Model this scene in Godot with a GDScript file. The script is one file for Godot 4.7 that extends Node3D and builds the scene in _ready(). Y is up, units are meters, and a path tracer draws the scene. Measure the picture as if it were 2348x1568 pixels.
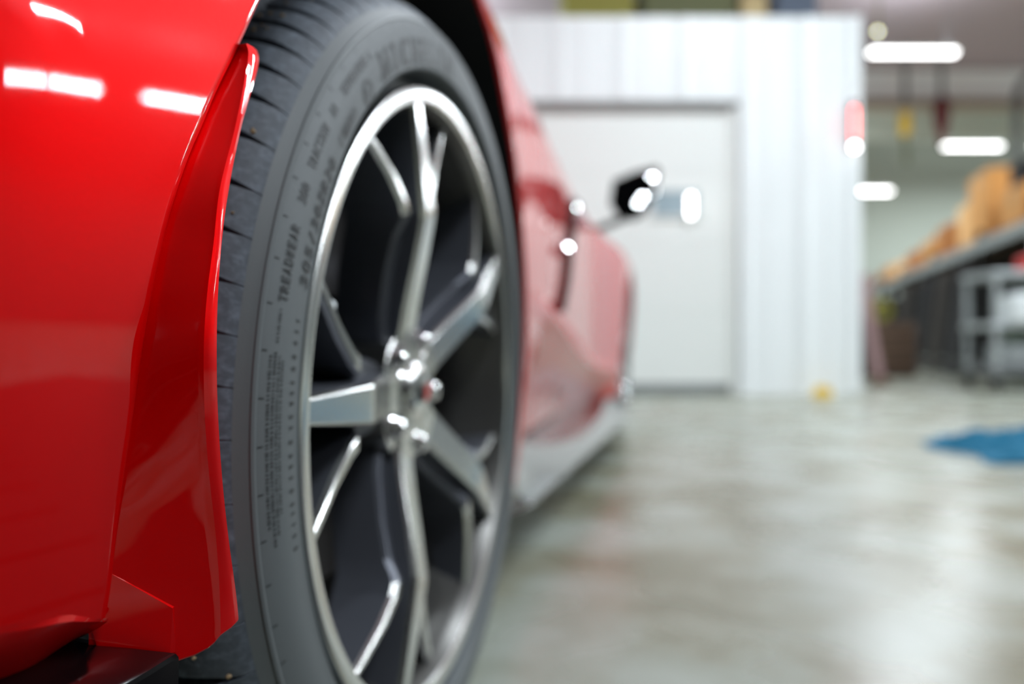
extends Node3D
# A workshop seen from beside the rear wheel of a red sports car. World: camera at the origin line looking along -Z, floor at y = 0.
# The car has its own frame: x outward (its right side), y up, z backward, rear hub at (0, 0.345, 0).

const PSI := 0.22          # the car's heading against the building
const LAMP_Y := 4.2
var M := {}                # materials
var rng := RandomNumberGenerator.new()


func _ready() -> void:
	rng.seed = 7
	# ---------- camera, surroundings, exposure ----------
	var cam := Camera3D.new()
	cam.name = "camera"
	cam.position = Vector3(0, 0.393, 0)
	var lens := CameraAttributesPhysical.new()
	lens.frustum_focal_length = 26.03
	lens.frustum_near = 0.05
	lens.frustum_far = 120.0
	lens.frustum_focus_distance = 0.312
	lens.exposure_aperture = 3.15
	cam.attributes = lens
	cam.fov = 49.51
	cam.near = 0.05
	cam.far = 120.0
	add_child(cam)
	cam.current = true
	var we := WorldEnvironment.new()
	we.name = "surroundings"
	var env := Environment.new()
	env.background_mode = Environment.BG_COLOR
	env.background_color = Color(0.02, 0.02, 0.02)
	env.tonemap_mode = Environment.TONE_MAPPER_LINEAR
	env.tonemap_exposure = 0.225
	env.sdfgi_enabled = true
	env.ssao_enabled = true
	env.ssil_enabled = true
	we.environment = env
	add_child(we)
	make_materials()
	# ---------- lamps (they light the room) ----------
	hang_lamps()
	# ---------- the building ----------
	building()
	booth()
	# ---------- the car ----------
	car()
	# ---------- things in the workshop ----------
	workshop()


# ------------------------------------------------------------------ geometry
class Geo:
	var v := PackedVector3Array()
	var uv := PackedVector2Array()
	var tri := PackedInt32Array()

	func quad(a: int, b: int, c: int, d: int) -> void:
		tri.append_array([a, b, c, a, c, d])

	# rows of points; closed joins the last point of a row to the first; out: where the outside lies (a direction)
	func grid(rows: Array, closed := false, flip := false) -> void:
		var n: int = rows[0].size()
		var at := v.size()
		for i in rows.size():
			for j in n:
				v.append(rows[i][j])
				uv.append(Vector2(float(j) / n, float(i) / rows.size()))
		for i in rows.size() - 1:
			for j in (n if closed else n - 1):
				var a := at + i * n + j
				var b := at + i * n + (j + 1) % n
				var c := b + n
				var d := a + n
				if flip:
					quad(a, d, c, b)
				else:
					quad(a, b, c, d)

	func fan(ring: Array, flip := false) -> void:
		var mid := Vector3.ZERO
		for p in ring:
			mid += p
		mid /= ring.size()
		var at := v.size()
		v.append(mid)
		uv.append(Vector2(0.5, 0.5))
		for p in ring:
			v.append(p)
			uv.append(Vector2(0, 0))
		var n := ring.size()
		for j in n:
			var a := at + 1 + j
			var b := at + 1 + (j + 1) % n
			if flip:
				tri.append_array([at, b, a])
			else:
				tri.append_array([at, a, b])

	# a box with chamfered edges
	func box(c: Vector3, s: Vector3, e := 0.01, turn := Basis()) -> void:
		var h := s / 2.0
		e = minf(e, minf(h.x, minf(h.y, h.z)) * 0.95)
		var f := func(p: Vector3) -> Vector3: return c + turn * p
		for ax in 3:
			for sg in [-1.0, 1.0]:
				var u := (ax + 1) % 3
				var w := (ax + 2) % 3
				var pts := []
				for k in [[-1, -1], [1, -1], [1, 1], [-1, 1]]:
					var p := Vector3()
					p[ax] = h[ax] * sg
					p[u] = (h[u] - e) * k[0]
					p[w] = (h[w] - e) * k[1]
					pts.append(f.call(p))
				if sg < 0:
					pts.reverse()
				face(pts)
		for ax in 3:   # edge strips along ax
			var u := (ax + 1) % 3
			var w := (ax + 2) % 3
			for su in [-1.0, 1.0]:
				for sw in [-1.0, 1.0]:
					var pts := []
					for k in [[0, -1], [1, -1], [1, 1], [0, 1]]:
						var p := Vector3()
						p[ax] = (h[ax] - e) * k[1]
						p[u] = (h[u] - (e if k[0] else 0.0)) * su
						p[w] = (h[w] - (0.0 if k[0] else e)) * sw
						pts.append(f.call(p))
					if su * sw < 0:
						pts.reverse()
					face(pts)
		for sx in [-1.0, 1.0]:
			for sy in [-1.0, 1.0]:
				for sz in [-1.0, 1.0]:
					var pts := [f.call(Vector3(h.x * sx, (h.y - e) * sy, (h.z - e) * sz)), f.call(Vector3((h.x - e) * sx, h.y * sy, (h.z - e) * sz)), f.call(Vector3((h.x - e) * sx, (h.y - e) * sy, h.z * sz))]
					if sx * sy * sz < 0:
						pts.reverse()
					face(pts)

	func face(pts: Array) -> void:   # a flat convex face of its own
		var at := v.size()
		for p in pts:
			v.append(p)
			uv.append(Vector2(p.x, p.y))
		for k in range(1, pts.size() - 1):
			tri.append_array([at, at + k, at + k + 1])

	func tube(path: Array, r, sides := 12, caps := true) -> void:
		var rows := []
		var nrm := Vector3.UP
		for i in path.size():
			var t: Vector3 = (path[mini(i + 1, path.size() - 1)] - path[maxi(i - 1, 0)]).normalized()
			if i == 0:
				nrm = t.cross(Vector3(0.31, 0.87, 0.38)).normalized()
			nrm = (nrm - t * nrm.dot(t)).normalized()
			var bi := t.cross(nrm)
			var rr: float = r[i] if r is Array else r
			var ring := []
			for k in sides:
				var a := TAU * k / sides
				ring.append(path[i] + (nrm * cos(a) + bi * sin(a)) * rr)
			rows.append(ring)
		grid(rows, true)
		if caps:
			fan(rows[0], true)
			fan(rows[-1], false)

	# profile of (along, radius) turned about axis x through c
	func lathe(profile: Array, seg: int, c := Vector3.ZERO, axis := 0) -> void:
		var rows := []
		for p in profile:
			var ring := []
			for k in seg:
				var a := TAU * k / seg
				var q := Vector3(p.x, cos(a) * p.y, sin(a) * p.y)
				if axis == 1:
					q = Vector3(cos(a) * p.y, p.x, -sin(a) * p.y)
				elif axis == 2:
					q = Vector3(cos(a) * p.y, sin(a) * p.y, p.x)
				ring.append(c + q)
			rows.append(ring)
		grid(rows, true)

	func mesh(split := 0.0) -> ArrayMesh:
		# normals from the triangles, weighted by area; split > 0 gives every face its own corners where it turns more than that angle
		var fn := PackedVector3Array()
		fn.resize(tri.size() / 3)
		var nr := PackedVector3Array()
		nr.resize(v.size())
		for t in fn.size():
			var a := tri[t * 3]
			var b := tri[t * 3 + 1]
			var c := tri[t * 3 + 2]
			var n := (v[b] - v[a]).cross(v[c] - v[a])
			fn[t] = n
			nr[a] += n
			nr[b] += n
			nr[c] += n
		var ov := v
		var on := nr
		var ouv := uv
		var oi := tri.duplicate()
		if split > 0.0:
			ov = PackedVector3Array()
			on = PackedVector3Array()
			ouv = PackedVector2Array()
			var touching := {}
			for t in fn.size():
				for k in 3:
					var q := v[tri[t * 3 + k]].snapped(Vector3.ONE * 1e-5)
					if not touching.has(q):
						touching[q] = []
					touching[q].append(t)
			var lim := cos(split)
			for t in fn.size():
				var mine := fn[t].normalized()
				for k in 3:
					var i := tri[t * 3 + k]
					var n := Vector3.ZERO
					for o in touching[v[i].snapped(Vector3.ONE * 1e-5)]:
						if fn[o].normalized().dot(mine) > lim:
							n += fn[o]
					ov.append(v[i])
					on.append(n)
					ouv.append(uv[i])
					oi[t * 3 + k] = ov.size() - 1
		for i in on.size():
			on[i] = on[i].normalized() if on[i].length_squared() > 1e-20 else Vector3.UP
		for t in oi.size() / 3:   # Godot's front faces run clockwise
			var s := oi[t * 3 + 1]
			oi[t * 3 + 1] = oi[t * 3 + 2]
			oi[t * 3 + 2] = s
		var arr := []
		arr.resize(Mesh.ARRAY_MAX)
		arr[Mesh.ARRAY_VERTEX] = ov
		arr[Mesh.ARRAY_NORMAL] = on
		arr[Mesh.ARRAY_TEX_UV] = ouv
		arr[Mesh.ARRAY_INDEX] = oi
		var m := ArrayMesh.new()
		m.add_surface_from_arrays(Mesh.PRIMITIVE_TRIANGLES, arr)
		return m


func numbered(called: String, parent: Node) -> String:
	if not parent.has_node(NodePath(called)):
		return called
	var k := 1
	while parent.has_node(NodePath("%s_%03d" % [called, k])):
		k += 1
	return "%s_%03d" % [called, k]


func put(called: String, g, mat: Material, parent: Node = self, split := 0.6) -> MeshInstance3D:
	var o := MeshInstance3D.new()
	o.name = numbered(called, parent)
	o.mesh = g.mesh(split) if g is Geo else g
	o.material_override = null
	if o.mesh.get_surface_count():
		o.set_surface_override_material(0, mat)
	parent.add_child(o, true)
	return o


func tag(o: Node, label: String, category: String, group := "") -> Node:
	o.set_meta("label", label)
	o.set_meta("category", category)
	if group:
		o.set_meta("group", group)
	return o


func thing(called: String, label: String, category: String, at := Vector3.ZERO, turn := 0.0, group := "") -> Node3D:
	var o := Node3D.new()
	o.name = numbered(called, self)
	add_child(o)
	o.position = at
	o.rotation.y = turn
	tag(o, label, category, group)
	return o


func struct(called: String, g, mat: Material, label: String, category := "", split := 0.6) -> MeshInstance3D:
	var o := put(called, g, mat, self, split)
	o.set_meta("kind", "structure")
	o.set_meta("label", label)
	o.set_meta("category", category if category else called.split("_")[0])
	return o


# ------------------------------------------------------------------ materials
func mat(c: Color, rough := 0.6, metal := 0.0) -> StandardMaterial3D:
	var m := StandardMaterial3D.new()
	m.albedo_color = c
	m.roughness = rough
	m.metallic = metal
	m.cull_mode = BaseMaterial3D.CULL_DISABLED
	return m


func noise(freq: float, octaves := 4, sd := 1, kind := FastNoiseLite.TYPE_SIMPLEX_SMOOTH) -> FastNoiseLite:
	var n := FastNoiseLite.new()
	n.noise_type = kind
	n.frequency = freq
	n.fractal_octaves = octaves
	n.seed = sd
	return n


func noise_tex(n: FastNoiseLite, colors: Array, size := 512, stops: Array = []) -> NoiseTexture2D:
	var t := NoiseTexture2D.new()
	t.width = size
	t.height = size
	t.seamless = true
	t.noise = n
	var g := Gradient.new()
	var offs := PackedFloat32Array()
	for i in colors.size():
		offs.append(stops[i] if stops.size() else float(i) / (colors.size() - 1))
	g.offsets = offs
	g.colors = PackedColorArray(colors)
	t.color_ramp = g
	return t


func bumps(n: FastNoiseLite, strength: float, size := 512) -> NoiseTexture2D:
	var t := NoiseTexture2D.new()
	t.width = size
	t.height = size
	t.seamless = true
	t.noise = n
	t.as_normal_map = true
	t.bump_strength = strength
	return t


func make_materials() -> void:
	var paint := mat(Color(0.87, 0.0, 0.012), 0.42, 0.6)
	paint.clearcoat_enabled = true
	paint.clearcoat = 0.95
	paint.clearcoat_roughness = 0.03
	paint.metallic_specular = 0.06
	paint.normal_enabled = true
	paint.normal_texture = bumps(noise(0.05, 2, 3), 2.0)
	paint.normal_scale = 0.06
	paint.uv1_triplanar = true
	paint.uv1_scale = Vector3.ONE * 9.0
	M.paint = paint
	var floor_m := mat(Color.WHITE, 0.32)
	floor_m.metallic_specular = 0.5
	floor_m.albedo_texture = noise_tex(noise(0.006, 5, 11), [Color(0.465, 0.455, 0.38), Color(0.53, 0.53, 0.465), Color(0.56, 0.575, 0.525), Color(0.605, 0.625, 0.585)], 1024, [0.22, 0.42, 0.58, 0.8])
	floor_m.roughness_texture = noise_tex(noise(0.01, 4, 5), [Color(0.75, 0.75, 0.75), Color(1, 1, 1)], 512)
	floor_m.uv1_triplanar = true
	floor_m.uv1_world_triplanar = true
	floor_m.uv1_scale = Vector3.ONE * 0.42
	M.floor = floor_m
	var rub := mat(Color.WHITE, 0.62)
	rub.albedo_texture = noise_tex(noise(0.015, 4, 21), [Color(0.265, 0.29, 0.32), Color(0.295, 0.325, 0.36), Color(0.41, 0.445, 0.49)], 1024, [0.38, 0.55, 0.85])
	rub.uv1_triplanar = true
	rub.uv1_scale = Vector3.ONE * 9.0
	rub.normal_enabled = true
	rub.normal_texture = bumps(noise(0.08, 4, 4), 3.0)
	rub.normal_scale = 0.2
	M.tread = rub
	var wall_r := mat(Color(0.35, 0.37, 0.375), 0.52)
	wall_r.normal_enabled = true
	wall_r.normal_texture = bumps(noise(0.2, 3, 4), 2.0)
	wall_r.normal_scale = 0.3
	wall_r.uv1_triplanar = true
	wall_r.uv1_scale = Vector3.ONE * 12.0
	M.sidewall = wall_r
	M.letter = mat(Color(0.15, 0.16, 0.165), 0.5)
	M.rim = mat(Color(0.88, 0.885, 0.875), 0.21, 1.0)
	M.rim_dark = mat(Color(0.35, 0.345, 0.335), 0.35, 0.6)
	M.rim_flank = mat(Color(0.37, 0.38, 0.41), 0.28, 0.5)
	M.chrome = mat(Color(0.9, 0.9, 0.9), 0.06, 1.0)
	M.disc = mat(Color(0.30, 0.29, 0.29), 0.4, 1.0)
	M.black = mat(Color(0.04, 0.04, 0.043), 0.8)
	var gb := mat(Color(0.02, 0.018, 0.02), 0.12)
	gb.clearcoat_enabled = true
	gb.clearcoat = 1.0
	gb.clearcoat_roughness = 0.03
	M.gloss_black = gb
	M.valance = mat(Color(0.025, 0.018, 0.022), 0.16)
	M.valance.metallic_specular = 0.4
	M.blade = mat(Color(0.06, 0.05, 0.035), 0.7)
	M.blade.metallic_specular = 0.1
	M.glass = mat(Color(0.03, 0.04, 0.045), 0.05)
	M.caliper = mat(Color(0.16, 0.03, 0.03), 0.4)
	M.grit = mat(Color(0.62, 0.53, 0.40), 0.9)
	M.booth = mat(Color(0.925, 0.945, 0.945), 0.42)
	M.door = mat(Color(0.92, 0.935, 0.92), 0.45)
	M.grey = mat(Color(0.55, 0.57, 0.57), 0.6)
	M.mid_grey = mat(Color(0.40, 0.41, 0.41), 0.7)
	M.dark = mat(Color(0.11, 0.105, 0.10), 0.7)
	M.ceiling = mat(Color(0.64, 0.585, 0.605), 0.8)
	M.far_wall = mat(Color(0.66, 0.685, 0.64), 0.8)
	M.added_panel = mat(Color(0.86, 0.89, 0.84), 0.8)
	M.beam_white = mat(Color(0.96, 0.95, 0.95), 0.6)
	M.beam_tan = mat(Color(0.62, 0.56, 0.49), 0.7)
	M.steel = mat(Color(0.66, 0.68, 0.68), 0.45, 0.3)
	M.card = mat(Color(0.84, 0.60, 0.33), 0.85)
	M.card2 = mat(Color(0.70, 0.44, 0.20), 0.85)
	M.card3 = mat(Color(0.92, 0.72, 0.48), 0.85)
	M.wood = mat(Color(0.60, 0.36, 0.14), 0.8)
	M.tape = mat(Color(0.72, 0.62, 0.45), 0.4)
	M.yellow = mat(Color(0.90, 0.74, 0.16), 0.6)
	M.maroon = mat(Color(0.40, 0.10, 0.13), 0.6)
	M.red = mat(Color(0.75, 0.12, 0.10), 0.5)
	M.olive = mat(Color(0.50, 0.48, 0.18), 0.7)
	M.dark_olive = mat(Color(0.33, 0.34, 0.20), 0.7)
	M.blue_grey = mat(Color(0.30, 0.34, 0.40), 0.7)
	M.tan = mat(Color(0.70, 0.62, 0.45), 0.8)
	M.brown = mat(Color(0.36, 0.28, 0.22), 0.8)
	M.pink_grey = mat(Color(0.60, 0.48, 0.48), 0.7)
	M.sheet = mat(Color(0.21, 0.20, 0.21), 0.7)
	M.sheet2 = mat(Color(0.27, 0.24, 0.22), 0.7)
	M.white = mat(Color(0.85, 0.87, 0.87), 0.6)
	M.green = mat(Color(0.20, 0.27, 0.18), 0.7)
	M.navy = mat(Color(0.08, 0.11, 0.20), 0.7)
	var cloth := mat(Color(0.0, 0.37, 0.49), 0.95)
	cloth.rim_enabled = true
	cloth.rim = 0.4
	cloth.normal_enabled = true
	cloth.normal_texture = bumps(noise(0.15, 3, 9), 6.0, 256)
	cloth.uv1_triplanar = true
	cloth.uv1_scale = Vector3.ONE * 10.0
	M.cloth = cloth
	M.glow = glow(Color(1.0, 1.0, 1.0), 35.0)
	M.glow_yellow = glow(Color(0.98, 1.0, 0.72), 20.0)
	M.glow_red = glow(Color(1.0, 0.16, 0.12), 34.0)
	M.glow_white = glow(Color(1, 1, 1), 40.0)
	M.glow_uplight = glow(Color(1, 1, 1), 8.0)
	M.glow_bulb = glow(Color(1, 1, 1), 60.0)
	var pane := mat(Color(0.62, 0.69, 0.72), 0.1)
	M.pane = pane


func glow(c: Color, e: float) -> StandardMaterial3D:
	var m := mat(Color(0.9, 0.9, 0.9), 0.5)
	m.emission_enabled = true
	m.emission = c
	m.emission_energy_multiplier = e
	return m


# ------------------------------------------------------------------ lamps
var lamp0: Node3D
var lamp_light := 55.0


func lamp(x: float, z: float, label: String, turn := 0.0, y := LAMP_Y, long := 1.0, strength := 1.0) -> void:
	var o: Node3D
	if lamp0 == null:
		o = thing("ceiling_lamp", label, "lamp", Vector3(x, y, z), turn, "hanging strip lamps")
		var h := Geo.new()
		h.box(Vector3(0, 0.055, 0), Vector3(1.16, 0.05, 0.13), 0.012)
		put("housing", h, M.white, o)
		var d := Geo.new()
		var rows := []
		for i in 2:
			var ring := []
			for k in 13:
				var a := PI * k / 12.0
				ring.append(Vector3((i - 0.5) * 1.1, 0.03 - sin(a) * 0.04, -cos(a) * 0.06))
			rows.append(ring)
		d.grid(rows)
		d.fan(rows[0])
		d.fan(rows[1], true)
		put("glowing_tube_cover", d, M.glow, o)
		var slot := Geo.new()
		slot.box(Vector3(0, 0.083, 0), Vector3(1.0, 0.006, 0.06), 0.002)  # strip added as the visible source of the uplight
		put("added_uplight_strip", slot, M.glow_uplight, o)
		for s in [-1, 1]:
			var w := Geo.new()
			w.tube([Vector3(s * 0.45, 0.08, 0), Vector3(s * 0.45, 5.2 - LAMP_Y, 0)], 0.004, 6)
			put("hanging_cable", w, M.mid_grey, o)
		lamp0 = o
	else:
		o = lamp0.duplicate()
		o.name = numbered("ceiling_lamp", self)
		add_child(o)
		o.position = Vector3(x, y, z)
		o.rotation.y = turn
		o.scale.x = long
		tag(o, label, "lamp", "hanging strip lamps")
	var l := AreaLight3D.new()
	l.name = numbered("lamp_light", self)
	l.area_size = Vector2(1.1 * long, 0.12)
	l.light_color = Color(0.93, 0.97, 1.0)
	l.light_energy = lamp_light * strength
	l.area_range = 40.0
	l.shadow_enabled = true
	l.position = Vector3(x, y - 0.03, z)
	l.rotation = Vector3(-PI / 2, turn, 0)
	add_child(l)
	var u := AreaLight3D.new()   # uplight added on top of the fitting to brighten the ceiling
	u.name = numbered("added_uplight", self)
	u.area_size = Vector2(1.0 * long, 0.06)
	u.light_color = l.light_color
	u.light_energy = lamp_light * strength * 0.2
	u.area_range = 40.0
	u.shadow_enabled = true
	u.position = Vector3(x, y + 0.095, z)
	u.rotation = Vector3(PI / 2, turn, 0)
	add_child(u)


func hang_lamps() -> void:
	var out := "unseen white strip lamp hanging over the workshop outside the frame"
	lamp(5.3, -9.8, "nearest and highest of the glowing white strip lamps right of the white booth")
	lamp(9.0, -14.5, "glowing white strip lamp above the cardboard boxes on the rack")
	lamp(10.75, -14.5, "glowing white strip lamp cut off by the right edge of the picture")
	lamp(6.38, -13.6, "smallest glowing white strip lamp, low beside the booth corner", 0.0, 3.14, 1.0, 0.3)
	# the lamps whose light falls on the flank of the car
	lamp(10.20, -7.30, out, 0.46 - PI / 2, LAMP_Y, 1.35)
	lamp(11.15, -5.30, out, 0.39 - PI / 2, LAMP_Y, 1.3)
	lamp(11.72, -3.90, out, 0.39 - PI / 2, LAMP_Y, 1.3)
	lamp(8.95, -4.1, out, PI / 2, LAMP_Y, 1.2)
	for z in [-3.2, 1.0]:
		for x in [-3.0, 1.8, 5.6]:
			lamp(x, z, out)
	lamp(-1.8, -7.2, out)
	lamp(5.4, -5.2, out)
	for p in [[-1.0, -10.5], [-0.5, -14.0], [12.0, -10.5], [14.0, -13.0], [13.2, -15.8], [2.4, -15.8], [0.5, -12.5]]:  # lamps added out of view to brighten the far end
		lamp(p[0], p[1], out)


# ------------------------------------------------------------------ building
func building() -> void:
	var g := Geo.new()
	g.box(Vector3(3, -0.1, -3.9), Vector3(26, 0.2, 28.2), 0.01)
	struct("floor", g, M.floor, "polished grey concrete floor with tan mottling", "floor")
	g = Geo.new()
	g.box(Vector3(3, 5.3, -3.9), Vector3(26, 0.2, 28.2), 0.01)
	struct("ceiling", g, M.ceiling, "pale pinkish grey workshop ceiling high above the lamps", "ceiling")
	g = Geo.new()
	g.box(Vector3(3, 2.6, -17.7), Vector3(26, 5.2, 0.2), 0.01)
	struct("wall_far", g, M.far_wall, "grey green far wall of the workshop", "wall")
	g = Geo.new()
	g.box(Vector3(3, 2.6, 10.1), Vector3(26, 5.2, 0.2), 0.01)
	struct("wall_behind", g, M.dark, "dark workshop wall behind the viewer", "wall")
	g = Geo.new()
	g.box(Vector3(-10.1, 2.6, -8), Vector3(0.2, 5.2, 36), 0.01)
	struct("wall_left", g, M.far_wall, "grey green workshop wall on the left", "wall")
	g = Geo.new()
	g.box(Vector3(16.1, 2.6, -8), Vector3(0.2, 5.2, 36), 0.01)
	struct("wall_right", g, M.mid_grey, "grey workshop wall on the right", "wall")
	# beams under the ceiling
	var zs := [-13.2]
	for i in 1:
		var b := Node3D.new()
		b.name = "trim_%d" % (i + 1)
		add_child(b)
		b.position = Vector3(3, 4.9, zs[i])
		b.set_meta("kind", "structure")
		tag(b, ["pale steel roof beam crossing just beyond the nearest lamp", "pale steel roof beam crossing above the rack's far end", "pale steel roof beam crossing before the far wall"][i], "beam")
		g = Geo.new()
		g.box(Vector3(0, 0.02, 0), Vector3(25.8, 0.50, 0.03), 0.004)
		put("web", g, M.beam_white, b)
		g = Geo.new()
		g.box(Vector3(0, 0.28, 0), Vector3(25.8, 0.03, 0.2), 0.004)
		put("upper_flange", g, M.beam_white, b)
		g = Geo.new()
		g.box(Vector3(0, -0.29, 0), Vector3(25.8, 0.14, 0.22), 0.01)
		put("lower_flange", g, M.beam_tan, b)


	g = Geo.new()
	g.box(Vector3(3, 4.74, -14.3), Vector3(25.8, 0.92, 0.06), 0.005)  # pale panel added here to brighten the far ceiling
	struct("trim_2", g, M.added_panel, "pale grey green panel added to brighten the gap behind the roof beam", "panel")


# ------------------------------------------------------------------ the white booth
func booth() -> void:
	var z := -5.52
	var top := 2.815
	var x1 := 2.58
	var front := Node3D.new()
	front.name = "wall_booth"
	add_child(front)
	front.set_meta("kind", "structure")
	tag(front, "white ribbed metal wall of the booth with a recessed door", "wall")
	# ribbed panels: right of the door, over the door, left of the door
	var spans := [[1.70, x1, 0.0, top], [-0.62, 1.70, 2.19, top], [-4.2, -0.62, 0.0, top]]
	for s in spans:
		var n := maxi(1, int(round((s[1] - s[0]) / 0.44)))
		var w: float = (s[1] - s[0]) / n
		for k in n:
			var g := Geo.new()
			var a: float = s[0] + w * k
			var lo := []
			var hi := []
			for p in [[0.0, 0.0], [0.05, 0.0], [0.09, 0.010], [0.16, 0.010], [0.20, 0.0], [0.45, 0.0], [0.47, 0.006], [0.53, 0.006], [0.55, 0.0], [0.94, 0.0], [0.96, -0.008], [1.0, -0.008]]:
				lo.append(Vector3(a + p[0] * w, s[2], z + p[1]))
				hi.append(Vector3(a + p[0] * w, s[3], z + p[1]))
			g.grid([lo, hi])
			put("wall_panel", g, M.booth, front, 0.15)
	var g := Geo.new()
	g.box(Vector3((x1 - 4.2) / 2, top / 2, z - 3.0), Vector3(x1 + 4.2, top, 0.1), 0.005)
	g.box(Vector3(x1 - 0.03, top / 2, z - 1.53), Vector3(0.06, top, 2.98), 0.012)
	g.box(Vector3(-4.17, top / 2, z - 1.53), Vector3(0.06, top, 2.98), 0.012)
	put("side_and_back_wall", g, M.booth, front)
	g = Geo.new()
	g.box(Vector3((x1 - 4.2) / 2, top - 0.04, z - 1.52), Vector3(x1 + 4.2, 0.08, 3.02), 0.01)
	put("roof_panel", g, M.booth, front)
	g = Geo.new()
	g.box(Vector3((x1 + 1.70) / 2, top / 2, z - 0.05), Vector3(x1 - 1.70, top, 0.08), 0.01)
	g.box(Vector3(0.54, (2.19 + top) / 2, z - 0.05), Vector3(2.32, top - 2.19, 0.08), 0.01)
	g.box(Vector3(-2.41, top / 2, z - 0.05), Vector3(3.58, top, 0.08), 0.01)
	put("panel_core", g, M.booth, front)
	g = Geo.new()
	g.box(Vector3(x1 - 0.03, top / 2, z + 0.012), Vector3(0.08, top, 0.03), 0.008)
	put("corner_trim", g, M.booth, front)
	# the door
	var d := Node3D.new()
	d.name = "door_1"
	add_child(d)
	d.position = Vector3(0.54, 0, z - 0.07)
	d.set_meta("kind", "structure")
	tag(d, "wide off-white sectional door recessed in the booth wall", "door")
	for k in 4:
		g = Geo.new()
		g.box(Vector3(0, 0.08 + 0.53 * (k + 0.5), -0.02), Vector3(2.28, 0.529, 0.05), 0.002)
		put("door_panel", g, M.door, d)
	g = Geo.new()
	g.box(Vector3(0, 0.04, -0.02), Vector3(2.28, 0.08, 0.045), 0.01)
	put("bottom_seal", g, M.grey, d)
	g = Geo.new()
	g.box(Vector3(1.125, 1.09, 0.02), Vector3(0.05, 2.18, 0.05), 0.006)
	put("side_rail", g, M.door, d)
	g = Geo.new()
	g.box(Vector3(0, 2.165, 0.025), Vector3(2.30, 0.045, 0.06), 0.006)  # grey strip painted in for the shadow under the door header
	put("head_shade_strip", g, M.grey, d)
	# small window in the door
	var wz := 0.012
	var wc := Vector3(0.69, 1.435, wz)
	var wn := Node3D.new()
	wn.name = "door_window"
	d.add_child(wn)
	wn.position = wc
	g = Geo.new()
	g.box(Vector3(0, 0, 0), Vector3(0.34, 0.19, 0.012), 0.004)
	put("window_pane", g, M.pane, wn)
	g = Geo.new()
	g.box(Vector3(0, 0.105, 0), Vector3(0.38, 0.02, 0.02), 0.004)
	g.box(Vector3(0, -0.105, 0), Vector3(0.38, 0.02, 0.02), 0.004)
	g.box(Vector3(-0.18, 0, 0), Vector3(0.02, 0.19, 0.02), 0.004)
	g.box(Vector3(0.18, 0, 0), Vector3(0.02, 0.19, 0.02), 0.004)
	put("window_frame", g, M.door, wn)
	# glowing bar standing in for a lamp reflection in the door window
	var bl := thing("door_glint", "small upright glowing bar added for the white glint at the right end of the door window", "light", Vector3(1.335, 1.41, z - 0.035))
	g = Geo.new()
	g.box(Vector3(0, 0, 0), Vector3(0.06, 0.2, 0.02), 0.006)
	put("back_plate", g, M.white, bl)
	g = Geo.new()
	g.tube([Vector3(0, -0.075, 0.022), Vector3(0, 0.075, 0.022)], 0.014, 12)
	put("glint_bar", g, M.glow_white, bl)
	# the alarm light on the booth corner
	var al := thing("alarm_light", "red glowing alarm light on the booth's right corner", "light", Vector3(x1 - 0.06, 1.99, z + 0.04))
	g = Geo.new()
	g.box(Vector3(0, 0, 0), Vector3(0.05, 0.36, 0.02), 0.006)
	put("back_plate", g, M.maroon, al)
	g = Geo.new()
	g.tube([Vector3(0, -0.10, 0.025), Vector3(0, 0.125, 0.025)], 0.012, 12)
	put("red_glowing_tube", g, M.glow_red, al)
	g = Geo.new()
	var prof := []
	for k in 9:
		var a := PI * k / 8.0
		prof.append(Vector2(-0.162 - cos(a) * 0.02, maxf(0.0005, sin(a) * 0.02)))
	g.lathe(prof, 14, Vector3(0, 0, 0.025), 1)
	put("white_glowing_bulb", g, M.glow_bulb, al)
	# things stored on the roof
	var r := top
	var stuff := [
		["storage_crate", -1.1, 0.55, 0.40, "pale storage crate at the left end of the booth roof", "crate", M.white],
		["storage_bin", 0.92, 0.55, 0.42, "olive storage bin on the booth roof, left of the longer one", "bin", M.olive],
		["storage_bin", 1.62, 0.72, 0.36, "dark olive storage bin on the booth roof, longer than its neighbours", "bin", M.dark_olive],
		["cardboard_box", 2.12, 0.20, 0.30, "narrow tan cardboard box between the bins on the booth roof", "box", M.tan],
		["storage_bin", 2.45, 0.32, 0.40, "blue grey storage bin near the right end of the booth roof", "bin", M.blue_grey],
	]
	for s in stuff:
		var o := thing(s[0], s[4], s[5], Vector3(s[1] - 0.25, r, z - 0.45))
		g = Geo.new()
		g.box(Vector3(0, s[3] / 2 - 0.02, 0), Vector3(s[2], s[3] - 0.04, 0.5), 0.015)
		put("body", g, s[6], o)
		g = Geo.new()
		g.box(Vector3(0, s[3] - 0.02, 0), Vector3(s[2] + 0.02, 0.04, 0.52), 0.01)
		put("lid", g, s[6], o)
	var pl := thing("roof_plank", "thin dark green plank lying over the crate on the booth roof", "plank", Vector3(-0.15, r, z - 0.6))
	g = Geo.new()
	g.box(Vector3(0, 0.10, 0), Vector3(1.35, 0.05, 0.25), 0.008)
	put("board", g, M.dark_olive, pl)
	g = Geo.new()
	g.box(Vector3(0, 0.0375, 0), Vector3(1.2, 0.075, 0.08), 0.008)
	put("batten", g, M.white, pl)
	# small yellow wedge at the foot of the wall
	var y := thing("door_wedge", "small yellow wedge on the floor at the foot of the booth wall", "wedge", Vector3(2.26, 0, z + 0.12))
	g = Geo.new()
	var sec := [Vector2(-0.065, 0), Vector2(0.065, 0), Vector2(0.05, 0.055), Vector2(0.0, 0.075), Vector2(-0.045, 0.05)]
	var a0 := []
	var a1 := []
	for p in sec:
		a0.append(Vector3(p.x, p.y, -0.04))
		a1.append(Vector3(p.x, p.y, 0.04))
	g.grid([a0, a1], true, true)
	g.fan(a0)
	g.fan(a1, true)
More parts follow.
